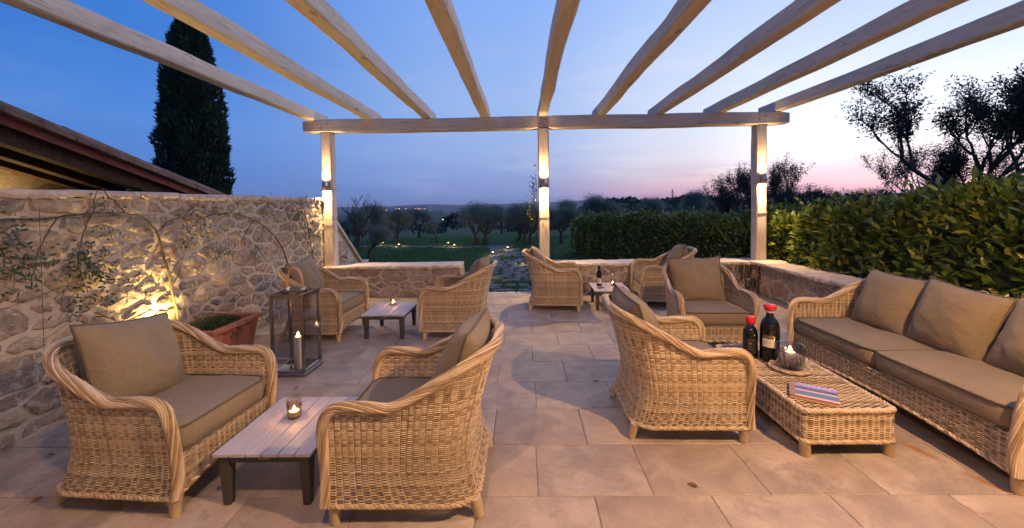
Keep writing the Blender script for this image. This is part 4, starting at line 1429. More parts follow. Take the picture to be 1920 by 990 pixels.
# uplight at the foot of the climber
ul = thing('ground_uplight', 'small lit uplight spot at the foot of the climber beside the planter', 'lamp', (-3.195, 3.43, 0))
m_ = MB(); m_.lathe([(.010, .0), (.010, .30), (.034, .31), (.04, .34), (.043, .395), (.038, .40), (.036, .39)], 16, cap=False); m_.obj('housing', M_DARKM, ul)
m_ = MB(); m_.lathe([(.001, .392), (.036, .392)], 16, cap=False); m_.obj('lens', M_LED, ul)
light('uplight_glow', 'SPOT', (0, 0, .41), 105, (1.0, .66, .22), ul, .02, (R(180 - 10), R(4), 0), R(150), .9)


# ---- a few dry leaves blown onto the paving
LEAFD = m_noise('dry_leaf', [(.3, (.14, .06, .02)), (.7, (.26, .12, .04))], 20, .8, .3, .002, rnd=True)
lm = MB(); leaves_np(lm, [(0, 0, .004)], [(1, 0, .06)], [(0, 0, 1)], [.055], [.024], .2); lme = lm.mesh('leaf_blade', LEAFD)
rg = random.Random(51)
for x, y in ((-2.55, 1.95), (-2.9, 2.35), (-2.72, 1.72), (-3.05, 2.7), (-1.9, 3.2), (.62, 3.32), (-.35, 2.62), (.9, 2.05), (2.9, 5.6), (-2.6, 3.1)):
    t = thing('fallen_leaf', 'small dry brown leaf lying on the paving', 'leaf', (x, y, .0015), rg.uniform(0, 6.28), 'dry leaves on the terrace')
    link('leaf_blade', lme, t)
    m_ = MB(); m_.tube([(0, 0, .004), (-.014, .002, .005)], .0009, 4); m_.obj('stalk', LEAFD, t)

# ================================================================== neighbouring building beyond the garden wall
nb = thing('stone_outbuilding', 'old stone outbuilding with tiled roof and deep dark eaves beyond the garden wall', 'building')
VX = -4.3                                   # verge
Y0_, Z0_, Y1_, Z1_ = .2, 3.17, 7.6, 1.02    # verge line, falling away from the house
an = math.atan2(Z1_ - Z0_, Y1_ - Y0_); LN = math.hypot(Y1_ - Y0_, Z1_ - Z0_)
M_OLDWOOD = m_noise('old_dark_timber', [(.3, (.030, .018, .012)), (.7, (.085, .05, .03))], 5, .85, .6, .01, stretch=(1, 6, 6), rnd=True)
M_REDP = m_noise('red_painted_board', [(.3, (.15, .04, .03)), (.7, (.23, .075, .05))], 8, .7, .3, .004)
M_COPPO = m_noise('roof_tile_clay', [(.3, (.17, .10, .07)), (.55, (.27, .17, .12)), (.8, (.36, .27, .21))], 6, .9, .6, .01, rnd=True)
Mr = Matrix.Rotation(an, 4, 'X')


def along(s, dx=0.0, up=0.0):
    return (VX + dx, Y0_ + s * math.cos(an) - up * math.sin(an), Z0_ + s * math.sin(an) + up * math.cos(an))


m_ = MB(); m_.box((-6.9, 2.6, 1.2), (2.6, 11.0, 3.0))
gw = []
for y, z in ((-2.6, -.3), (8.0, -.3), (8.0, .80), (.2, 3.06), (-2.6, 3.8)): gw.append((y, z))
m_ = MB(); V = [(-5.35, y, z) for y, z in gw] + [(-5.75, y, z) for y, z in gw]
m_.add(V, [list(range(5)), list(range(9, 4, -1))] + [[i, i + 5, (i + 1) % 5 + 5, (i + 1) % 5] for i in range(5)])
gwo = m_.obj('gable_wall', M_MORTAR, nb, smooth=False)
rubble(gwo, 4.6, 1.3, 60, 61, lambda a, b, o: (-5.35 + o, 2.2 + a, 1.3 + b), keep=lambda a, b: 1.3 + b < np.interp(2.2 + a, [.2, 8.0], [3.06, .80]) - .08)
m_ = MB(); m_.box((0, 0, 0), (1.65, LN, .03), M=Mr)
roof = m_.obj('roof', M_OLDWOOD, nb, along(LN / 2, -.85, -.03), smooth=False)
roof_in = Matrix.Translation(roof.location).inverted()
for i, dx in enumerate((-.10, -.42, -.72)):                  # rafters under the eaves, parallel to the verge
    m_ = MB(); m_.box((0, 0, 0), (.10, LN, .13), M=Mr)
    m_.obj('eaves_rafter', M_OLDWOOD, nb, along(LN / 2, dx, -.115 - .01 * (i > 0)), smooth=False)
m_ = MB(); m_.box((0, 0, 0), (.028, LN, .075), M=Mr); m_.obj('verge_board', M_REDP, nb, along(LN / 2, .012, -.02), smooth=False)
rg = random.Random(8)
s = 0.0
while s < LN - .1:                                           # flat bricks, then barrel tiles, each its own piece
    w = rg.uniform(.27, .31)
    m_ = MB(); m_.box((0, 0, 0), (.14, w - .008, .035), M=Mr, bev=.004); m_.obj('verge_brick', M_COPPO, nb, along(s + w / 2, .02 + rg.uniform(-.008, .008), .038), smooth=False)
    s += w
s = 0.0
while s < LN - .3:
    for dx in (-.02, -.22, -.42):
        P = []
        for t_ in (0, .43):
            rr = .082 if t_ else .066
            P.append([along(s + t_, dx + rr * math.cos(a), .058 + rr * .85 * math.sin(a) + (.012 if t_ else .03)) for a in np.linspace(0, math.pi, 9)])
        Q = np.array(P); C0 = Q.mean((0, 1)); m_ = MB(); m_.grid(Q - C0)
        inner = (Q - C0) * 1.0; inner[..., 2] -= .014; m_.grid(inner[::-1])
        rim_ = np.stack([Q[1] - C0, inner[1]], 0); m_.grid(rim_)
        m_.obj('roof_tile', M_COPPO, nb, tuple(C0 + np.array((rg.uniform(-.008, .008), 0, rg.uniform(-.006, .006)))))
    s += .36
lg = MB(); lg.tube([(-5.4, 0, 0), (-5.0, .0, .004), (-4.62, .005, .0)], [.115, .112, .108], 14)
lg.obj('log_purlin', m_noise('old_log', [(.3, (.10, .055, .03)), (.7, (.22, .13, .07))], 6, .85, .6, .01, stretch=(1, 6, 6)), nb, (0, 4.19, 1.985))
gl = thing('eaves_lamp', 'small lamp under the outbuilding eaves lighting its gable wall', 'lamp', (-5.12, 3.7, 1.25))
m_ = MB(); m_.lathe([(.03, 0), (.045, .02), (.045, .10), (.04, .10), (.04, .025), (.002, .02)], 14, cap=False); m_.box((-.12, 0, .04), (.22, .02, .02)); m_.obj('housing', M_DARKM, gl)
light('eaves_glow', 'SPOT', (0, 0, .11), 30, (1.0, .66, .24), gl, .02, (R(180), 0, 0), R(150), .8)

# ================================================================== planting
LEAF_OL = m_leaf('olive_leaf', [(0, (.09, .11, .08)), (.5, (.15, .18, .13)), (.85, (.22, .25, .19)), (1, (.32, .35, .28))], .5, .4, .22)
LEAF_CY = m_leaf('cypress_leaf', [(0, (.014, .030, .016)), (.6, (.030, .058, .030)), (.93, (.05, .085, .045)), (1, (.12, .14, .09))], .7, .2, 0)
LEAF_LA = m_leaf('laurel_leaf', [(0, (.05, .095, .020)), (.45, (.095, .155, .028)), (.75, (.16, .215, .036)), (.92, (.26, .28, .045)), (1, (.36, .34, .06))], .30, .6, .25)
LEAF_DK = m_leaf('dark_leaf', [(0, (.010, .013, .010)), (.6, (.022, .028, .018)), (1, (.045, .05, .034))], .6, .25, .08)
LEAF_VI = m_leaf('climber_leaf', [(0, (.018, .038, .010)), (.7, (.04, .068, .018)), (.93, (.06, .08, .02)), (.95, (.34, .15, .03)), (1, (.42, .20, .04))], .4, .45, .12)


def limb(mb, p, d, L, r, depth, rg, tips, bend=.25, n=5, split=(2, 3), shrink=.66, upw=.15, sides=6):
    pts = [np.array(p, float)]; d = np.array(d, float); d /= np.linalg.norm(d)
    for i in range(n):
        d = d + np.array([rg.gauss(0, bend), rg.gauss(0, bend), rg.gauss(upw * .4, bend * .7)]) * .5; d /= np.linalg.norm(d)
        pts.append(pts[-1] + d * L / n)
    mb.tube(pts, np.linspace(r, r * (.55 if depth else .25), n + 1), sides if depth > 1 else 4, cap=False)
    if depth == 0:
        tips += pts[1:]; return
    if depth == 1: tips += pts[2:]
    for k in range(rg.randint(*split)):
        a = rg.uniform(0, 6.28); q = np.array([math.cos(a), math.sin(a), rg.uniform(-.1, .7) + upw])
        nd = d * rg.uniform(.5, 1.0) + q * rg.uniform(.5, .9)
        st = pts[-1] if k == 0 else pts[rg.randint(max(1, n - 2), n)]
        limb(mb, st, nd, L * shrink * rg.uniform(.8, 1.15), r * .55, depth - 1, rg, tips, bend, n, split, shrink, upw, sides)


def tree_meshes(seed, H, trunk_h, lean, leaf_m, n_leaf, L, W, spread=.34, split=(3, 4), trunks=1, rad=.11, droop=0.0, depth=3, shrink=.62, upw=.2):
    rg = random.Random(seed); rs = np.random.RandomState(seed)
    tr = MB(); tips = []
    for k in range(trunks):
        a = rg.uniform(0, 6.28); o = (0, 0) if trunks == 1 else (math.cos(a) * .35, math.sin(a) * .3)
        d = np.array([rg.gauss(0, .14) + lean[0], rg.gauss(0, .14) + lean[1], 1.0])
        p = np.array([o[0], o[1], -.15]); pts = [p]
        for i in range(5):
            d = d + np.array([rg.gauss(0, .13), rg.gauss(0, .13), .05]); d /= np.linalg.norm(d); p = p + d * (trunk_h + .15) / 5; pts.append(p)
        tr.tube(pts, np.linspace(rad * 1.35, rad * .8, 6), 9, cap=False)
        for j in range(rg.randint(3, 4)):
            b = rg.uniform(0, 6.28)
            limb(tr, pts[-1] if j else pts[-1], (math.cos(b) * .8 + d[0], math.sin(b) * .8 + d[1], rg.uniform(.5, 1.1)), (H - trunk_h) * .42, rad * .6, depth - 1, rg, tips, .28, 5, split, shrink, upw)
    T = np.array(tips)
    idx = rs.randint(0, len(T), n_leaf)
    C = T[idx] + rs.normal(0, spread, (n_leaf, 3)) * np.array([1, 1, .85])
    D = rs.normal(0, 1, (n_leaf, 3)) + np.array([0, 0, .2 - droop])
    lf = MB(); leaves_np(lf, C, D, rs.normal(0, 1, (n_leaf, 3)) + np.array([0, 0, .6]), rs.uniform(.7, 1.3, n_leaf) * L, rs.uniform(.7, 1.2, n_leaf) * W)
    return tr.mesh('trunk', M_BARK), lf.mesh('crown', leaf_m, False)


OL = [tree_meshes(70 + i, H, th, ln, LEAF_OL, n, L, W, sp, (2, 3), tk, rad) for i, (H, th, ln, n, L, W, sp, tk, rad) in enumerate((
    (2.9, .75, (.10, 0), 15000, .085, .022, .20, 1, .10),
    (2.7, .65, (-.15, .1), 14000, .085, .022, .20, 1, .10),
    (2.7, .7, (.35, 0), 9000, .08, .02, .18, 1, .09),
    (2.8, .55, (0, 0), 19000, .085, .022, .21, 4, .07),
    (2.8, .6, (-.05, -.1), 15000, .085, .022, .21, 2, .09)))]


def put_tree(name, me, label, cat, x, y, rz, s, group, z=None):
    t = thing(name, label, cat, (x, y, float(hgt(x, y)) if z is None else z), rz, group)
    t.scale = (s, s, s)
    link('trunk', me[0], t); link('crown', me[1], t)
    return t


G1 = 'olive trees on the lawn'
for x, y, v, rz, s, lab in (
        (-4.54, 11.5, 2, 2.6, .78, 'slim young olive tree on the lawn close to the raked end of the garden wall'),
        (-6.55, 15.6, 1, .4, .98, 'olive tree behind the slim young olive, beside the garden wall end'),
        (-6.05, 16.3, 0, 1.9, .95, 'olive tree with leaning trunk next to the two spotlights near the garden wall'),
        (-5.6, 17.8, 4, 3.0, .92, 'olive tree in the row between the garden wall end and the small leaning olive'),
        (-5.4, 20.7, 1, 4.1, 1.0, 'olive tree standing in front of the village lights'),
        (-3.78, 17.5, 2, .1, .66, 'small olive tree leaning over the pair of lawn spotlights'),
        (-1.8, 16.5, 3, .0, 1.06, 'broad olive tree with many trunks near the path bend'),
        (-.30, 17.6, 0, 5.0, .96, 'olive tree with thin double trunk behind the end of the path'),
        (.22, 16.0, 4, 2.2, 1.0, 'olive tree just in line with the middle timber post'),
        (1.55, 16.1, 1, 1.1, 1.0, 'olive tree with leaning trunk between the middle post and the hedge end'),
        (2.45, 19.7, 0, 3.6, 1.05, 'olive tree behind the far end of the laurel hedge')):
    put_tree('olive_tree', OL[v], lab, 'tree', x, y, rz, s * .68, G1)
rg = random.Random(77)
spots = []
for k in range(400):
    y = rg.uniform(21, 62); x = rg.uniform(-.62, .72) * y
    if x < -.05 * y and rg.random() < .45 and y < 30: continue
    if -.34 * y < x < -.10 * y: continue
    if all(math.hypot(x - a, y - b) > 3.7 for a, b in spots): spots.append((x, y))
    if len(spots) >= 74: break
for i, (x, y) in enumerate(spots):
    put_tree('olive_tree', OL[rg.choice((0, 1, 3, 4))], 'grey-green olive tree in the grove below the lawn', 'tree', x, y, rg.uniform(0, 6.28), rg.uniform(.66, .95), 'olive grove beyond the lawn')

# cypress
rs = np.random.RandomState(12)
n = 30000
hq = rs.beta(1.15, 1.25, n); H_ = 8.75
prof_ = np.interp(hq, [0, .06, .25, .5, .72, .88, .96, 1.0], [.55, .78, .95, .92, .74, .45, .22, .03])
a = rs.uniform(0, 2 * math.pi, n)
lob = 1 + .10 * np.sin(a * 5 + hq * 17) + .08 * np.sin(a * 9 - hq * 31) + .05 * np.sin(a * 3 + hq * 60)
rr = prof_ * lob * (1 - np.abs(rs.normal(0, .10, n)))
C = np.stack([rr * np.cos(a), rr * np.sin(a), hq * H_], -1)
D = np.stack([np.cos(a) * .55, np.sin(a) * .55, np.full(n, .9)], -1) + rs.normal(0, .33, (n, 3))
cy = thing('cypress_tree', 'tall dark columnar cypress rising behind the outbuilding roof', 'tree', (-11.75, 14.2, float(hgt(-11.75, 14.2))))
m_ = MB(); leaves_np(m_, C, D, rs.normal(0, 1, (n, 3)), rs.uniform(.12, .26, n), rs.uniform(.035, .075, n)); m_.obj('crown', LEAF_CY, cy, smooth=False)
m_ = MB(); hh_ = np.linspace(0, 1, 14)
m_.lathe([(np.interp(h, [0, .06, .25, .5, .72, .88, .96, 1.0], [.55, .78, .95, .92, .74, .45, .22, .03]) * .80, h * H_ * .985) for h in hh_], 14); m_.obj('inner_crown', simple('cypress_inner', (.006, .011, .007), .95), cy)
m_ = MB(); m_.tube([(0, 0, -.2), (0, 0, 1.0)], .16, 8); m_.obj('trunk', M_BARK, cy)


# laurel hedge
def hedge(name, label, path, seed, dens, L, W, n_big=0):
    t = thing(name, label, 'hedge')
    rs = np.random.RandomState(seed)
    P = np.array(path, float)        # x, y, height, half depth
    seg = np.concatenate([[0], np.cumsum(np.linalg.norm(np.diff(P[:, :2], axis=0), axis=1))])
    tot = seg[-1]; n = int(tot * dens)
    s = rs.uniform(0, tot, n)
    X = [np.interp(s, seg, P[:, i]) for i in range(4)]
    tg = np.stack([np.interp(s + .05, seg, P[:, i]) - np.interp(s - .05, seg, P[:, i]) for i in range(2)], -1); tg /= np.linalg.norm(tg, axis=1)[:, None] + 1e-9
    nr = np.stack([-tg[:, 1], tg[:, 0]], -1)
    ph = rs.uniform(-.25 * math.pi, 1.15 * math.pi, n)             # round the section: front, top, back
    lump = .10 * np.sin(s * 4.1 + 1) + .08 * np.sin(s * 9.7 + ph * 2) + .05 * np.sin(s * 23 + ph * 5)
    rad_ = 1 + lump * 1.25 - np.abs(rs.normal(0, .12, n)) + (rs.uniform(0, 1, n) > .94) * rs.uniform(0, .22, n)
    cs, sn = np.cos(ph), np.sin(ph)
    off = np.sign(cs) * np.abs(cs) ** .6 * X[3] * rad_
    zz = np.where(sn > 0, .62 * X[2] + .38 * X[2] * np.sign(sn) * np.abs(sn) ** .6 * rad_, .62 * X[2] * (1 + sn / .72) * 1.0)
    zz = np.where(ph < 0, rs.uniform(.02, .66, n) * X[2], zz); zz = np.where(ph > math.pi, rs.uniform(.05, .66, n) * X[2], zz)
    off = np.where(ph < 0, X[3] * rad_, off); off = np.where(ph > math.pi, -X[3] * rad_, off)
    C = np.stack([X[0] + nr[:, 0] * off, X[1] + nr[:, 1] * off, -.1 + zz], -1)
    outv = np.stack([nr[:, 0] * cs, nr[:, 1] * cs, np.maximum(sn, 0) + .2], -1)
    D = outv * .8 + rs.normal(0, .55, (n, 3)) + np.array([0, 0, .35])
    Nn = np.array([0, 0, 1.0]) + outv * .5 + rs.normal(0, .45, (n, 3))
    LL = rs.uniform(.7, 1.25, n) * L; WW = LL * W / L * rs.uniform(.85, 1.15, n)
    dist = np.linalg.norm(C - np.array([0, 0, 1.5]), axis=1)
    vis = (off > 0) | (sn > .5)
    order = np.argsort(np.where(vis, dist - 2 * (C[:, 1] < 2.6) * -5, 99)) if n_big else np.array([], int)
    big = order[:n_big * 3][::3] if n_big else []
    keep = np.ones(n, bool); keep[big] = False
    m_ = MB(); leaves_np(m_, C[keep], D[keep], Nn[keep], LL[keep], WW[keep], .16)
    rgs = random.Random(seed + 50); nsp = int(tot * 20)                # young shoots standing out of the top and face
    SC, SD, SN, SL = [], [], [], []
    for k in range(nsp):
        q = rgs.uniform(0, tot); x, y, h, d = (float(np.interp(q, seg, P[:, i])) for i in range(4))
        j = int(np.argmin(np.abs(s - q))); o = rgs.uniform(-.9, 1.0) * d
        b = np.array([x + nr[j, 0] * o, y + nr[j, 1] * o, -.1 + h * (rgs.uniform(.86, .97) if abs(o) < .7 * d else rgs.uniform(.6, .9))])
        ax = np.array([nr[j, 0] * o / d * .5 + rgs.gauss(0, .2), nr[j, 1] * o / d * .5 + rgs.gauss(0, .2), 1.0]); ax /= np.linalg.norm(ax)
        Ls = rgs.uniform(.12, .36); m_.tube([b - ax * .1, b + ax * Ls], [.005, .0025], 4, 0, cap=False)
        for e in range(rgs.randint(6, 11)):
            f_ = rgs.uniform(.15, 1.0); a_ = rgs.uniform(0, 6.28)
            SC.append(b + ax * Ls * f_); SD.append(ax * rgs.uniform(.5, 1.2) + np.array([math.cos(a_), math.sin(a_), 0]) * .8); SN.append(np.array([0, 0, 1.0]) - np.array([math.cos(a_), math.sin(a_), 0]) * .4); SL.append(L * rgs.uniform(.55, 1.1))
    SL = np.array(SL); leaves_np(m_, SC, SD, SN, SL, SL * W / L, .16)
    fo = m_.obj('foliage', LEAF_LA, t); fo['kind'] = 'stuff'
    if n_big:
        lm = MB(); leaves_np(lm, [(0, 0, 0)], [(1, 0, 0)], [(0, 0, 1)], [1.0], [W / L], .16); lme = lm.mesh('leaf', LEAF_LA2)
        for i in big:
            d = Vector(D[i]).normalized(); b = d.cross(Vector(Nn[i])).normalized(); nn = b.cross(d)
            o = link('leaf', lme, t); Mx = Matrix((d, -b, nn)).transposed().to_4x4(); Mx.translation = Vector(C[i])
            o.matrix_local = Mx @ Matrix.Scale(float(LL[i]) * 1.05, 4)
    # twiggy dark inside and stems
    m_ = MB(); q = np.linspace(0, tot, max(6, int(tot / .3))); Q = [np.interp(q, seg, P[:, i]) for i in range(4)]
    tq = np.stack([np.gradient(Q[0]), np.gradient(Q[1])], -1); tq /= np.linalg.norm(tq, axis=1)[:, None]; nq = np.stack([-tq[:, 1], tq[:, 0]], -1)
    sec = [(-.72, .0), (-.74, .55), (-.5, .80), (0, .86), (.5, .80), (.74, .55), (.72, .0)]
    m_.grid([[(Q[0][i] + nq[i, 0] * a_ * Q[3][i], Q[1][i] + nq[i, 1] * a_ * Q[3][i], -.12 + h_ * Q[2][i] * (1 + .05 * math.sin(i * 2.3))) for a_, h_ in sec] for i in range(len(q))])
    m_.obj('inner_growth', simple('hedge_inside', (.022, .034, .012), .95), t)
    m_ = MB(); rg = random.Random(seed)
    for i in range(int(tot * 3)):
        sx = rg.uniform(0, tot); x, y, h, d = (np.interp(sx, seg, P[:, k]) for k in range(4))
        ox = rg.uniform(-.6, .6) * d
        m_.tube([(x + ox, y, -.15), (x + ox * 1.2 + rg.uniform(-.1, .1), y + rg.uniform(-.1, .1), h * .6), (x + ox * 1.4 + rg.uniform(-.15, .15), y + rg.uniform(-.15, .15), h * .98)], [.014, .010, .005], 5)
    m_.obj('stems', M_BARK, t)['kind'] = 'stuff'
    return t


LEAF_LA2 = bpy.data.materials.new('laurel_leaf_single'); LEAF_LA2.use_nodes = True
nt = LEAF_LA2.node_tree; b = nt.nodes['Principled BSDF']
setc(nt, b, ramp(nt, node(nt, 'ShaderNodeObjectInfo').outputs['Random'], [(0, (.05, .10, .020)), (.4, (.10, .16, .028)), (.75, (.18, .23, .038)), (1, (.32, .32, .055))]), .30)
hedge('laurel_hedge', 'glossy laurel hedge with large leaves along the low wall behind the sofa', [(4.95, -.5, 1.75, .60), (4.92, 2.2, 1.72, .58), (4.85, 3.8, 1.66, .56), (4.78, 5.2, 1.52, .55), (4.72, 6.4, 1.36, .52), (4.5, 7.3, 1.36, .5)], 5, 3600, .115, .046, 260)
hedge('laurel_hedge', 'clipped laurel hedge running down the lawn from the low wall corner', [(4.45, 7.2, 1.30, .48), (3.9, 8.3, 1.28, .46), (3.15, 9.8, 1.24, .45), (2.45, 11.4, 1.20, .45), (2.05, 12.7, 1.12, .42), (1.95, 13.1, 1.0, .35)], 6, 2400, .095, .040)

# looser trees on the sunset side
DK = [tree_meshes(90, 4.6, 1.0, (.05, 0), LEAF_DK, 30000, .075, .028, .085, (3, 4), 2, .10, depth=4, shrink=.68, upw=.25),
      tree_meshes(91, 3.6, .6, (0, 0), LEAF_DK, 16000, .065, .024, .07, (3, 3), 3, .06, depth=4, shrink=.66, upw=.5),
      tree_meshes(92, 2.6, .35, (0, 0), LEAF_DK, 7000, .055, .020, .06, (2, 3), 3, .04, depth=3, shrink=.72, upw=.9)]
put_tree('dark_tree', DK[0], 'large loose dark tree against the sunset behind the near end of the laurel hedge', 'tree', 12.3, 10.6, .4, 1.30, None)
put_tree('dark_tree', DK[1], 'smaller open dark tree beside the large dark tree, pink sky showing through it', 'tree', 12.9, 12.6, 2.4, 1.0, None)
put_tree('dark_tree', DK[1], 'open bushy tree whose crown shows beside the post by the hedge', 'tree', 8.9, 14.2, 1.0, .90, None)
put_tree('dark_tree', DK[2], 'thin upright shrub partly hidden by the post nearest the laurel hedge', 'tree', 7.2, 13.6, .3, 1.02, None)
for i, (x, y, s) in enumerate(((10.0, 14.4, .92), (10.9, 14.9, .85), (11.9, 15.2, .80), (12.9, 14.9, .84), (9.4, 15.4, .9))):
    put_tree('wispy_shrub', DK[2], 'wispy upright shrub against the pink sky beyond the hedge', 'shrub', x, y, i * 1.3, s, 'wispy shrubs along the sunset skyline')
# bare tree behind the post at the garden wall
tr = MB(); tips = []; rgb = random.Random(31)
limb(tr, (0, 0, -.1), (.0, 0, 1), 1.5, .07, 4, rgb, tips, .22, 5, (3, 4), .66, .3)
bt_ = thing('bare_tree', 'bare leafless tree behind the timber post at the garden wall end', 'tree', (-5.05, 11.6, -.12)); bt_.scale = (.62,) * 3; tr.obj('branches', M_BARK, bt_)


# climbers on the garden wall
def climber(label, stems, clumps, seed, cat='climber'):
    t = thing('climbing_plant', label, cat)
    rg = random.Random(seed); rs = np.random.RandomState(seed)
    m_ = MB()
    for pts, r0, r1 in stems:
        p = np.array([(-3.255 + rg.uniform(-.006, .012), y, z) for y, z in pts])
        k = np.linspace(0, len(p) - 1, len(p) * 4); p = np.stack([np.interp(k, np.arange(len(p)), p[:, i]) for i in range(3)], -1)
        p[1:-1] = (p[:-2] + 2 * p[1:-1] + p[2:]) / 4 + rs.normal(0, .004, p[1:-1].shape)
        m_.tube(p, np.linspace(r0, r1, len(p)), 6)
    for (y, z, n, sp, dr) in clumps:                                # fine twigs
        for i in range(max(2, n // 14)):
            a = rg.uniform(0, 6.28); q = np.array([-3.25, y, z]); pts = [q]
            for k in range(4):
                q = q + np.array([rg.uniform(0, .012), math.cos(a) * sp * .35 + rg.gauss(0, .015), math.sin(a) * sp * .3 - dr * .04 + rg.gauss(0, .015)]); pts.append(q)
            m_.tube(pts, [.0028, .0024, .002, .0016, .001], 4, cap=False)
    m_.obj('stems', m_noise('climber_bark', [(.3, (.05, .035, .022)), (.7, (.12, .09, .055))], 30, .9, .4, .003), t)['kind'] = 'stuff'
    lf = MB()
    for (y, z, n, sp, dr) in clumps:
        n = int(n * .72)
        C = np.stack([-3.245 + np.abs(rs.normal(0, .025, n)), y + rs.normal(0, sp, n), z + rs.normal(0, sp * .9, n) - dr * np.abs(rs.normal(0, sp, n))], -1)
        C[:, 2] = np.minimum(C[:, 2], 1.74)
        leaves_np(lf, C, np.stack([rs.uniform(.1, .7, n), rs.normal(0, 1, n), rs.normal(-.5, .6, n)], -1), np.stack([np.ones(n), rs.normal(0, .4, n), rs.normal(.2, .4, n)], -1), rs.uniform(.026, .052, n), rs.uniform(.010, .018, n), .12)
    fo = lf.obj('leaves', LEAF_VI, t); fo['kind'] = 'stuff'
    return t


climber('arching climber rising from the lit planter and trained along the garden wall wires',
        [([(3.66, .30), (3.64, .57), (3.558, .985), (3.53, 1.158), (3.471, 1.331), (3.354, 1.443), (3.196, 1.479), (2.993, 1.487), (2.78, 1.469), (2.594, 1.449), (2.432, 1.456), (1.9, 1.45)], .012, .005),
         ([(3.205, 1.478), (3.137, 1.574), (3.041, 1.665)], .005, .003), ([(2.964, 1.492), (2.984, 1.597), (2.995, 1.67)], .004, .002),
         ([(3.486, 1.311), (3.624, 1.395), (3.783, 1.44), (3.961, 1.569)], .005, .003), ([(2.95, 1.48), (2.88, 1.3), (2.84, 1.1), (2.9, .9)], .004, .002),
         ([(2.74, 1.465), (2.66, 1.33), (2.60, 1.2), (2.56, 1.0)], .004, .002), ([(3.63, .6), (3.52, .75), (3.40, .86), (3.25, .97)], .004, .002), ([(3.60, .75), (3.72, .95), (3.78, 1.15)], .004, .002),
         ([(3.65, .5), (3.78, .66), (3.84, .8)], .003, .002), ([(3.65, .45), (3.5, .58), (3.38, .62)], .003, .002)],
        [(2.541, 1.232, 110, .085, 1.2), (2.869, 1.211, 130, .085, 1.2), (2.772, .974, 30, .07, .6), (2.992, 1.073, 60, .08, .8), (2.481, 1.393, 36, .06, .5), (2.42, 1.28, 60, .07, .8), (3.066, 1.377, 22, .06, .3),
         (2.997, 1.565, 16, .05, .2), (3.137, 1.56, 14, .05, .2), (2.782, .837, 26, .07, .3), (3.037, .86, 34, .08, .5), (3.846, 1.464, 46, .07, .3), (3.505, .993, 16, .08, .3), (3.75, 1.22, 22, .06, .4), (3.3, .93, 20, .07, .3), (2.25, 1.3, 90, .1, 1.0), (2.9, 1.05, 60, .1, .6)], 1)
climber('thin climber arching over the garden wall towards the lantern corner',
        [([(5.50, .55), (5.332, .925), (5.171, 1.154), (4.913, 1.307), (4.631, 1.403), (4.379, 1.464), (4.148, 1.446), (3.95, 1.40)], .009, .003), ([(4.75, 1.36), (4.60, 1.2), (4.40, 1.05), (4.1, .95), (3.8, .92)], .004, .002),
         ([(4.95, 1.28), (4.85, 1.1), (4.75, .95)], .003, .002)],
        [(4.118, 1.50, 40, .06, .3), (4.0, 1.35, 34, .07, .5), (3.80, 1.30, 30, .07, .3), (4.276, 1.048, 24, .06, .3), (4.794, .987, 26, .07, .4), (4.10, 1.1, 24, .08, .6), (3.9, .98, 22, .08, .3), (4.6, 1.15, 20, .08, .3)], 2)
climber('small-leaved climber covering the garden wall end under the post lamp',
        [([(6.15, .45), (6.08, .8), (5.98, 1.2), (5.88, 1.5), (5.75, 1.64)], .007, .003), ([(6.05, .9), (5.85, 1.1), (5.6, 1.3)], .004, .002), ([(6.0, 1.1), (6.2, 1.35), (6.3, 1.62)], .004, .002)],
        [(5.03, 1.52, 26, .07, .3), (5.45, 1.46, 46, .09, .4), (5.75, 1.422, 80, .10, .4), (5.949, 1.176, 90, .11, .5), (6.08, .838, 80, .10, .5), (6.2, 1.45, 60, .09, .4), (5.9, 1.62, 40, .10, .1), (5.6, 1.15, 40, .10, .5), (6.25, 1.1, 60, .09, .5)], 3)
wr = thing('trellis_wires', 'thin steel wires stretched across the garden wall for the climbers', 'wires')
for pts in (((1.6, 1.462), (6.40, 1.452)), ((2.618, .5), (2.639, 1.55)), ((4.344, .6), (4.362, 1.55)), ((1.6, .70), (3.55, 1.16)), ((3.55, 1.16), (5.4, 1.45)), ((2.6, .62), (4.36, 1.45))):
    m_ = MB(); m_.tube([(-3.262, pts[0][0], pts[0][1]), (-3.262, pts[1][0], pts[1][1])], .0018, 4); m_.obj('wire', M_DARKM, wr)
# tendril round the middle post
pc = climber('small climber winding up the middle timber post', [], [], 9) if False else thing('climbing_plant', 'small leafy climber winding round the middle timber post', 'climber')
m_ = MB(); th = np.linspace(0, 9, 60)
m_.tube(np.stack([CX[1] - .10 + .012 * np.sin(th * 2) - .02, 6.60 + .06 * np.cos(th), .55 + th / 9 * 1.45], -1), np.linspace(.006, .003, 60), 5); m_.obj('stems', M_BARK, pc)['kind'] = 'stuff'
rs = np.random.RandomState(21); n = 240
zq = np.clip(rs.normal(1.62, .22, n), 1.0, 2.15); lf = MB()
leaves_np(lf, np.stack([CX[1] - .13 - np.abs(rs.normal(0, .07, n)) * np.interp(zq, [1.0, 1.5, 2.1], [1.5, 1.2, .3]), 6.60 + rs.normal(0, .06, n), zq], -1), rs.normal(0, 1, (n, 3)), rs.normal(0, 1, (n, 3)), rs.uniform(.025, .045, n), rs.uniform(.012, .02, n), .12)
lf.obj('leaves', LEAF_VI, pc)['kind'] = 'stuff'

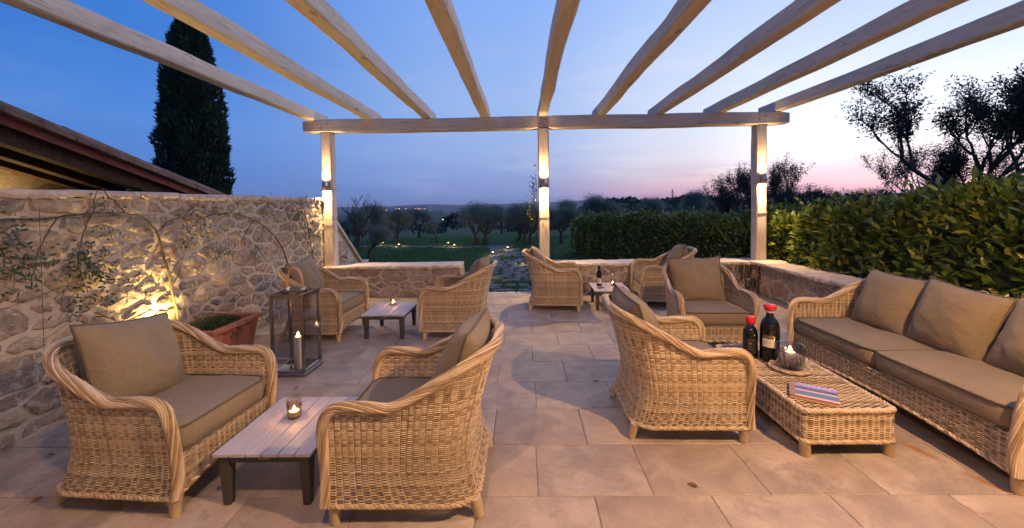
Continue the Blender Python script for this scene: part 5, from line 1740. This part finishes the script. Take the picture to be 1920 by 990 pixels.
# ---- stone path across the lawn, every slab of its own
path = struct(link('path', None))
M_SLAB = m_noise('path_stone', [(.3, (.13, .12, .11)), (.6, (.22, .205, .185)), (.85, (.30, .28, .25))], 5, .85, .6, .01, rnd=True)
rg = random.Random(19)
y = 6.86; GZ = -.12
while y < 15.6:
    d = rg.uniform(.15, .24)
    xc = np.interp(y, [6.8, 9, 11, 13, 15.6], [-.40, -.42, -.50, -.66, -.92]); hw2 = np.interp(y, [6.8, 8, 15], [.60, .56, .46])
    x = xc - hw2 + rg.uniform(-.08, .08)
    while x < xc + hw2 - .1:
        w = rg.uniform(.22, .55)
        if rg.random() < .9:
            m_ = MB(); N_ = 10; top = []
            for k in range(N_):
                a = 2 * math.pi * (k + .5) / N_; c, s_ = math.cos(a), math.sin(a); mm = max(abs(c), abs(s_)) ** .75
                top.append((c / mm * w / 2 * rg.uniform(.9, 1.04), s_ / mm * d / 2 * rg.uniform(.88, 1.04)))
            V = [(a_, b_, -.03) for a_, b_ in top] + [(a_ * .97, b_ * .96, .018) for a_, b_ in top] + [(a_ * .90, b_ * .88, .026) for a_, b_ in top]
            F = [[k, (k + 1) % N_, N_ + (k + 1) % N_, N_ + k] for k in range(N_)] + [[N_ + k, N_ + (k + 1) % N_, 2 * N_ + (k + 1) % N_, 2 * N_ + k] for k in range(N_)] + [[2 * N_ + k for k in range(N_)]]
            m_.add(V, F); m_.obj('slab', M_SLAB, path, (x + w / 2, y + d / 2, GZ), (0, 0, rg.uniform(-.08, .08)), smooth=False)
        x += w + rg.uniform(.02, .06)
    y += d + rg.uniform(.03, .09)
for k in range(60):                                         # the branch towards the olives
    x = -1.0 - k * .13 + rg.uniform(-.05, .05); yy = 15.2 + rg.uniform(-.35, .35) + .02 * k
    m_ = MB(); m_.box((0, 0, 0), (rg.uniform(.2, .4), rg.uniform(.15, .3), .05), bev=.01); m_.obj('slab', M_SLAB, path, (x, yy, GZ), (0, 0, rg.uniform(-.5, .5)), smooth=False)
step = struct(link('garden_step', None))
for x, w in ((-.80, .44), (-.36, .43), (.04, .32)):
    m_ = MB(); m_.box((x, 6.80, -.075), (w - .006, .13, .13), bev=.006); m_.obj('step_stone', M_CAP, step, smooth=False)

# grass: short blades on the near lawn and in the path joints
rs = np.random.RandomState(8); n = 60000
Yg = 6.95 + (rs.uniform(0, 1, n) ** 1.5) * 13.0; Xg = rs.uniform(-1, 1, n) * np.interp(Yg, [6.9, 20], [4.3, 9.0])
ok = ~((Xg < -3.2) & (Yg < 8.4)) & ~((Xg > 3.6) & (Yg < 9))
Xg, Yg = Xg[ok], Yg[ok]; n = len(Xg)
on_path = np.abs(Xg - np.interp(Yg, [6.8, 9, 11, 13, 15.6], [-.40, -.42, -.50, -.66, -.92])) < .5
ok = ~(on_path & (rs.uniform(0, 1, n) < .75)); Xg, Yg = Xg[ok], Yg[ok]; n = len(Xg)
m_ = MB(); leaves_np(m_, np.stack([Xg, Yg, np.full(n, -.125)], -1), np.stack([rs.normal(0, .4, n), rs.normal(0, .4, n), np.ones(n)], -1), rs.normal(0, 1, (n, 3)), rs.uniform(.035, .085, n), rs.uniform(.008, .016, n))
gr = m_.obj('grass', m_leaf('grass_blade', [(0, (.03, .075, .016)), (.6, (.055, .12, .025)), (1, (.09, .14, .04))], .6, .25, .2), smooth=False)
struct(gr, 'stuff'); gr['label'] = 'short green lawn grass beyond the low walls'; gr['category'] = 'grass'

# ---- garden spotlights
SP = [(-5.88, 16.58, 'lit garden spotlight on the lawn nearest the garden wall end'), (-4.97, 15.82, 'lit garden spotlight under the olives, second from the garden wall end'),
      (-3.05, 16.19, 'lit garden spotlight by the small leaning olive, the brighter of the pair'), (-2.66, 15.32, 'lit garden spotlight between the leaning olive and the many-trunked olive'),
      (-.55, 14.16, 'lit garden spotlight at the far bend of the stone path'), (-.97, 12.7, 'lit garden spotlight halfway along the stone path, on its olive-tree side'),
      (.10, 10.66, 'lit garden spotlight beside the path on the side of the middle post'), (-1.02, 8.45, 'lit garden spotlight at the start of the path by the low wall end')]
for x, y, lab in SP:
    t = thing('garden_spotlight', lab, 'spotlight', (x, y, -.12), 0, 'lit garden spotlights')
    m_ = MB(); m_.lathe([(.012, -.02), (.012, .04), (.032, .05), (.036, .10), (.030, .105)], 12, cap=False); m_.obj('housing', M_DARKM, t)
    m_ = MB(); m_.lathe([(.001, .10), (.022, .112), (.030, .104)], 12, cap=False); m_.obj('lens', M_LED, t)
    light('spot_glow', 'POINT', (0, -.02, .12), 8.0, (1.0, .74, .22), t, .02)

# ================================================================== far landscape
rs = np.random.RandomState(44)
m_ = MB()
def wood(n, r0, r1, a0, a1, size, pw=1.0, clump=.5):
    r = r0 + (r1 - r0) * rs.uniform(0, 1, n) ** pw; a = rs.uniform(a0, a1, n)
    k = np.sin(a * 31 + r * .013) + np.sin(a * 57 - r * .021) + .8 * np.sin(r * .05 + a * 11)
    sel = k > clump; r, a = r[sel], a[sel]
    for q in range(len(r)):
        x, y = r[q] * math.sin(a[q]), r[q] * math.cos(a[q]); z = float(hgt(x, y)); s = size * rs.uniform(.6, 1.3)
        nn = NQ
        th = rs.uniform(0, 6.28, nn); ph = np.arccos(rs.uniform(-.3, 1, nn))
        Cc = np.stack([x + s * .62 * np.sin(ph) * np.cos(th), y + s * .62 * np.sin(ph) * np.sin(th), z + s * .5 + s * .55 * np.cos(ph)], -1)
        leaves_np(m_, Cc, rs.normal(0, 1, (nn, 3)), rs.normal(0, 1, (nn, 3)), s * LQ, s * LQ * .7)
NQ, LQ = 120, .22
wood(900, 75, 190, .06, .95, 2.5, 1.0, .2)
NQ, LQ = 60, .3
wood(1300, 190, 420, .02, .95, 5.0, 1.0, -.3)
wood(500, 70, 400, -.75, .02, 4.5, 1.0, .9)
wood(900, 400, 2000, -.75, .9, 9.0, .8, .8)
woodland = struct(m_.obj('woodland', m_leaf('woodland_leaf', [(0, (.022, .034, .020)), (.6, (.045, .062, .036)), (1, (.08, .09, .06))], .8, .2, 0), smooth=False), 'stuff')
woodland['label'] = 'dark distant woods and tree lines in the valley'; woodland['category'] = 'woodland'

M_FARW = simple('far_house_wall', (.34, .29, .24), .9); M_FARR = simple('far_house_roof', (.20, .10, .07), .9)
M_WIN = m_emit('lit_window', (1.0, .62, .26), 4.0)
rg = random.Random(23)
for i, (px, dist) in enumerate(((-.352, 1500), (-.345, 1520), (-.318, 1560), (-.311, 1540), (-.304, 1570), (-.292, 1580), (-.276, 1600), (-.270, 1590), (-.263, 1620), (-.254, 1610), (-.245, 1640), (-.160, 1480), (-.196, 1050), (-.192, 1060))):
    dist *= .8; x, y = px * dist, dist
    t = thing('far_house', 'tiny lit house of the distant village in the valley', 'house', (x, y, float(hgt(x, y)) + 5), rg.uniform(-.4, .4), 'lit houses of the distant village')
    w, d, h = rg.uniform(9, 15), 8.0, rg.uniform(5, 8)
    m_ = MB(); m_.box((0, 0, h / 2 - 4), (w, d, h + 8)); m_.obj('wall', M_FARW, t, smooth=False)
    m_ = MB(); m_.add([(-w / 2 - .4, -d / 2 - .5, h), (w / 2 + .4, -d / 2 - .5, h), (w / 2 + .4, d / 2 + .5, h), (-w / 2 - .4, d / 2 + .5, h), (-w / 2 - .4, 0, h + 2), (w / 2 + .4, 0, h + 2)], [[0, 1, 5, 4], [2, 3, 4, 5], [1, 2, 5], [3, 0, 4]]); m_.obj('roof', M_FARR, t, smooth=False)
    for k in range(rg.randint(1, 2)):
        m_ = MB(); m_.box((rg.uniform(-.3, .3) * w, -d / 2 - .05, h * rg.uniform(.4, .7)), (rg.uniform(1.6, 3.2), .1, rg.uniform(1.6, 2.4))); m_.obj('window', M_WIN, t, smooth=False)
# lattice pylon on the skyline
py_ = thing('pylon', 'faint lattice electricity pylon on the wooded skyline', 'pylon', (.374 * 900, 900, float(hgt(.374 * 900, 900))))
m_ = MB(); Hp = 30 - py_.location[2]; zs = np.linspace(0, Hp, 9)
def pw_(z): return np.interp(z / Hp, [0, .6, 1.0], [3.4, 1.6, .7])
for sx in (1, -1):
    for sy in (1, -1): m_.tube([(sx * pw_(z), sy * pw_(z), z) for z in zs], .32, 4, cap=False)
for a_, b_ in zip(zs[:-1], zs[1:]):
    for s in (1, -1):
        m_.tube([(-pw_(a_), s * pw_(a_), a_), (pw_(b_), s * pw_(b_), b_)], .22, 4, cap=False); m_.tube([(pw_(a_), s * pw_(a_), a_), (-pw_(b_), s * pw_(b_), b_)], .22, 4, cap=False)
M_PYL = simple('galvanised_steel', (.30, .31, .33), .6, .6)
m_.obj('lattice_mast', M_PYL, py_)
m_ = MB()
for z, w in ((Hp * .72, 6.5), (Hp * .86, 5.2)): m_.tube([(-w, 0, z), (0, 0, z + .8), (w, 0, z)], .3, 4)
m_.obj('cross_arm', M_PYL, py_)

# ================================================================== evening air: thin haze over the whole valley
hm = bpy.data.materials.new('evening_haze'); hm.use_nodes = True
ht_ = hm.node_tree; ht_.nodes.clear()
hv = node(ht_, 'ShaderNodeVolumePrincipled', {'Color': (.80, .86, 1.0, 1.0), 'Density': .00014, 'Anisotropy': .2})
ho = node(ht_, 'ShaderNodeOutputMaterial'); ht_.links.new(hv.outputs[0], ho.inputs['Volume'])
mb = MB(); mb.box((0, 0, -8.0), (9600, 9600, 130)); hz_o = mb.obj('haze', hm, smooth=False)
struct(hz_o, 'stuff')
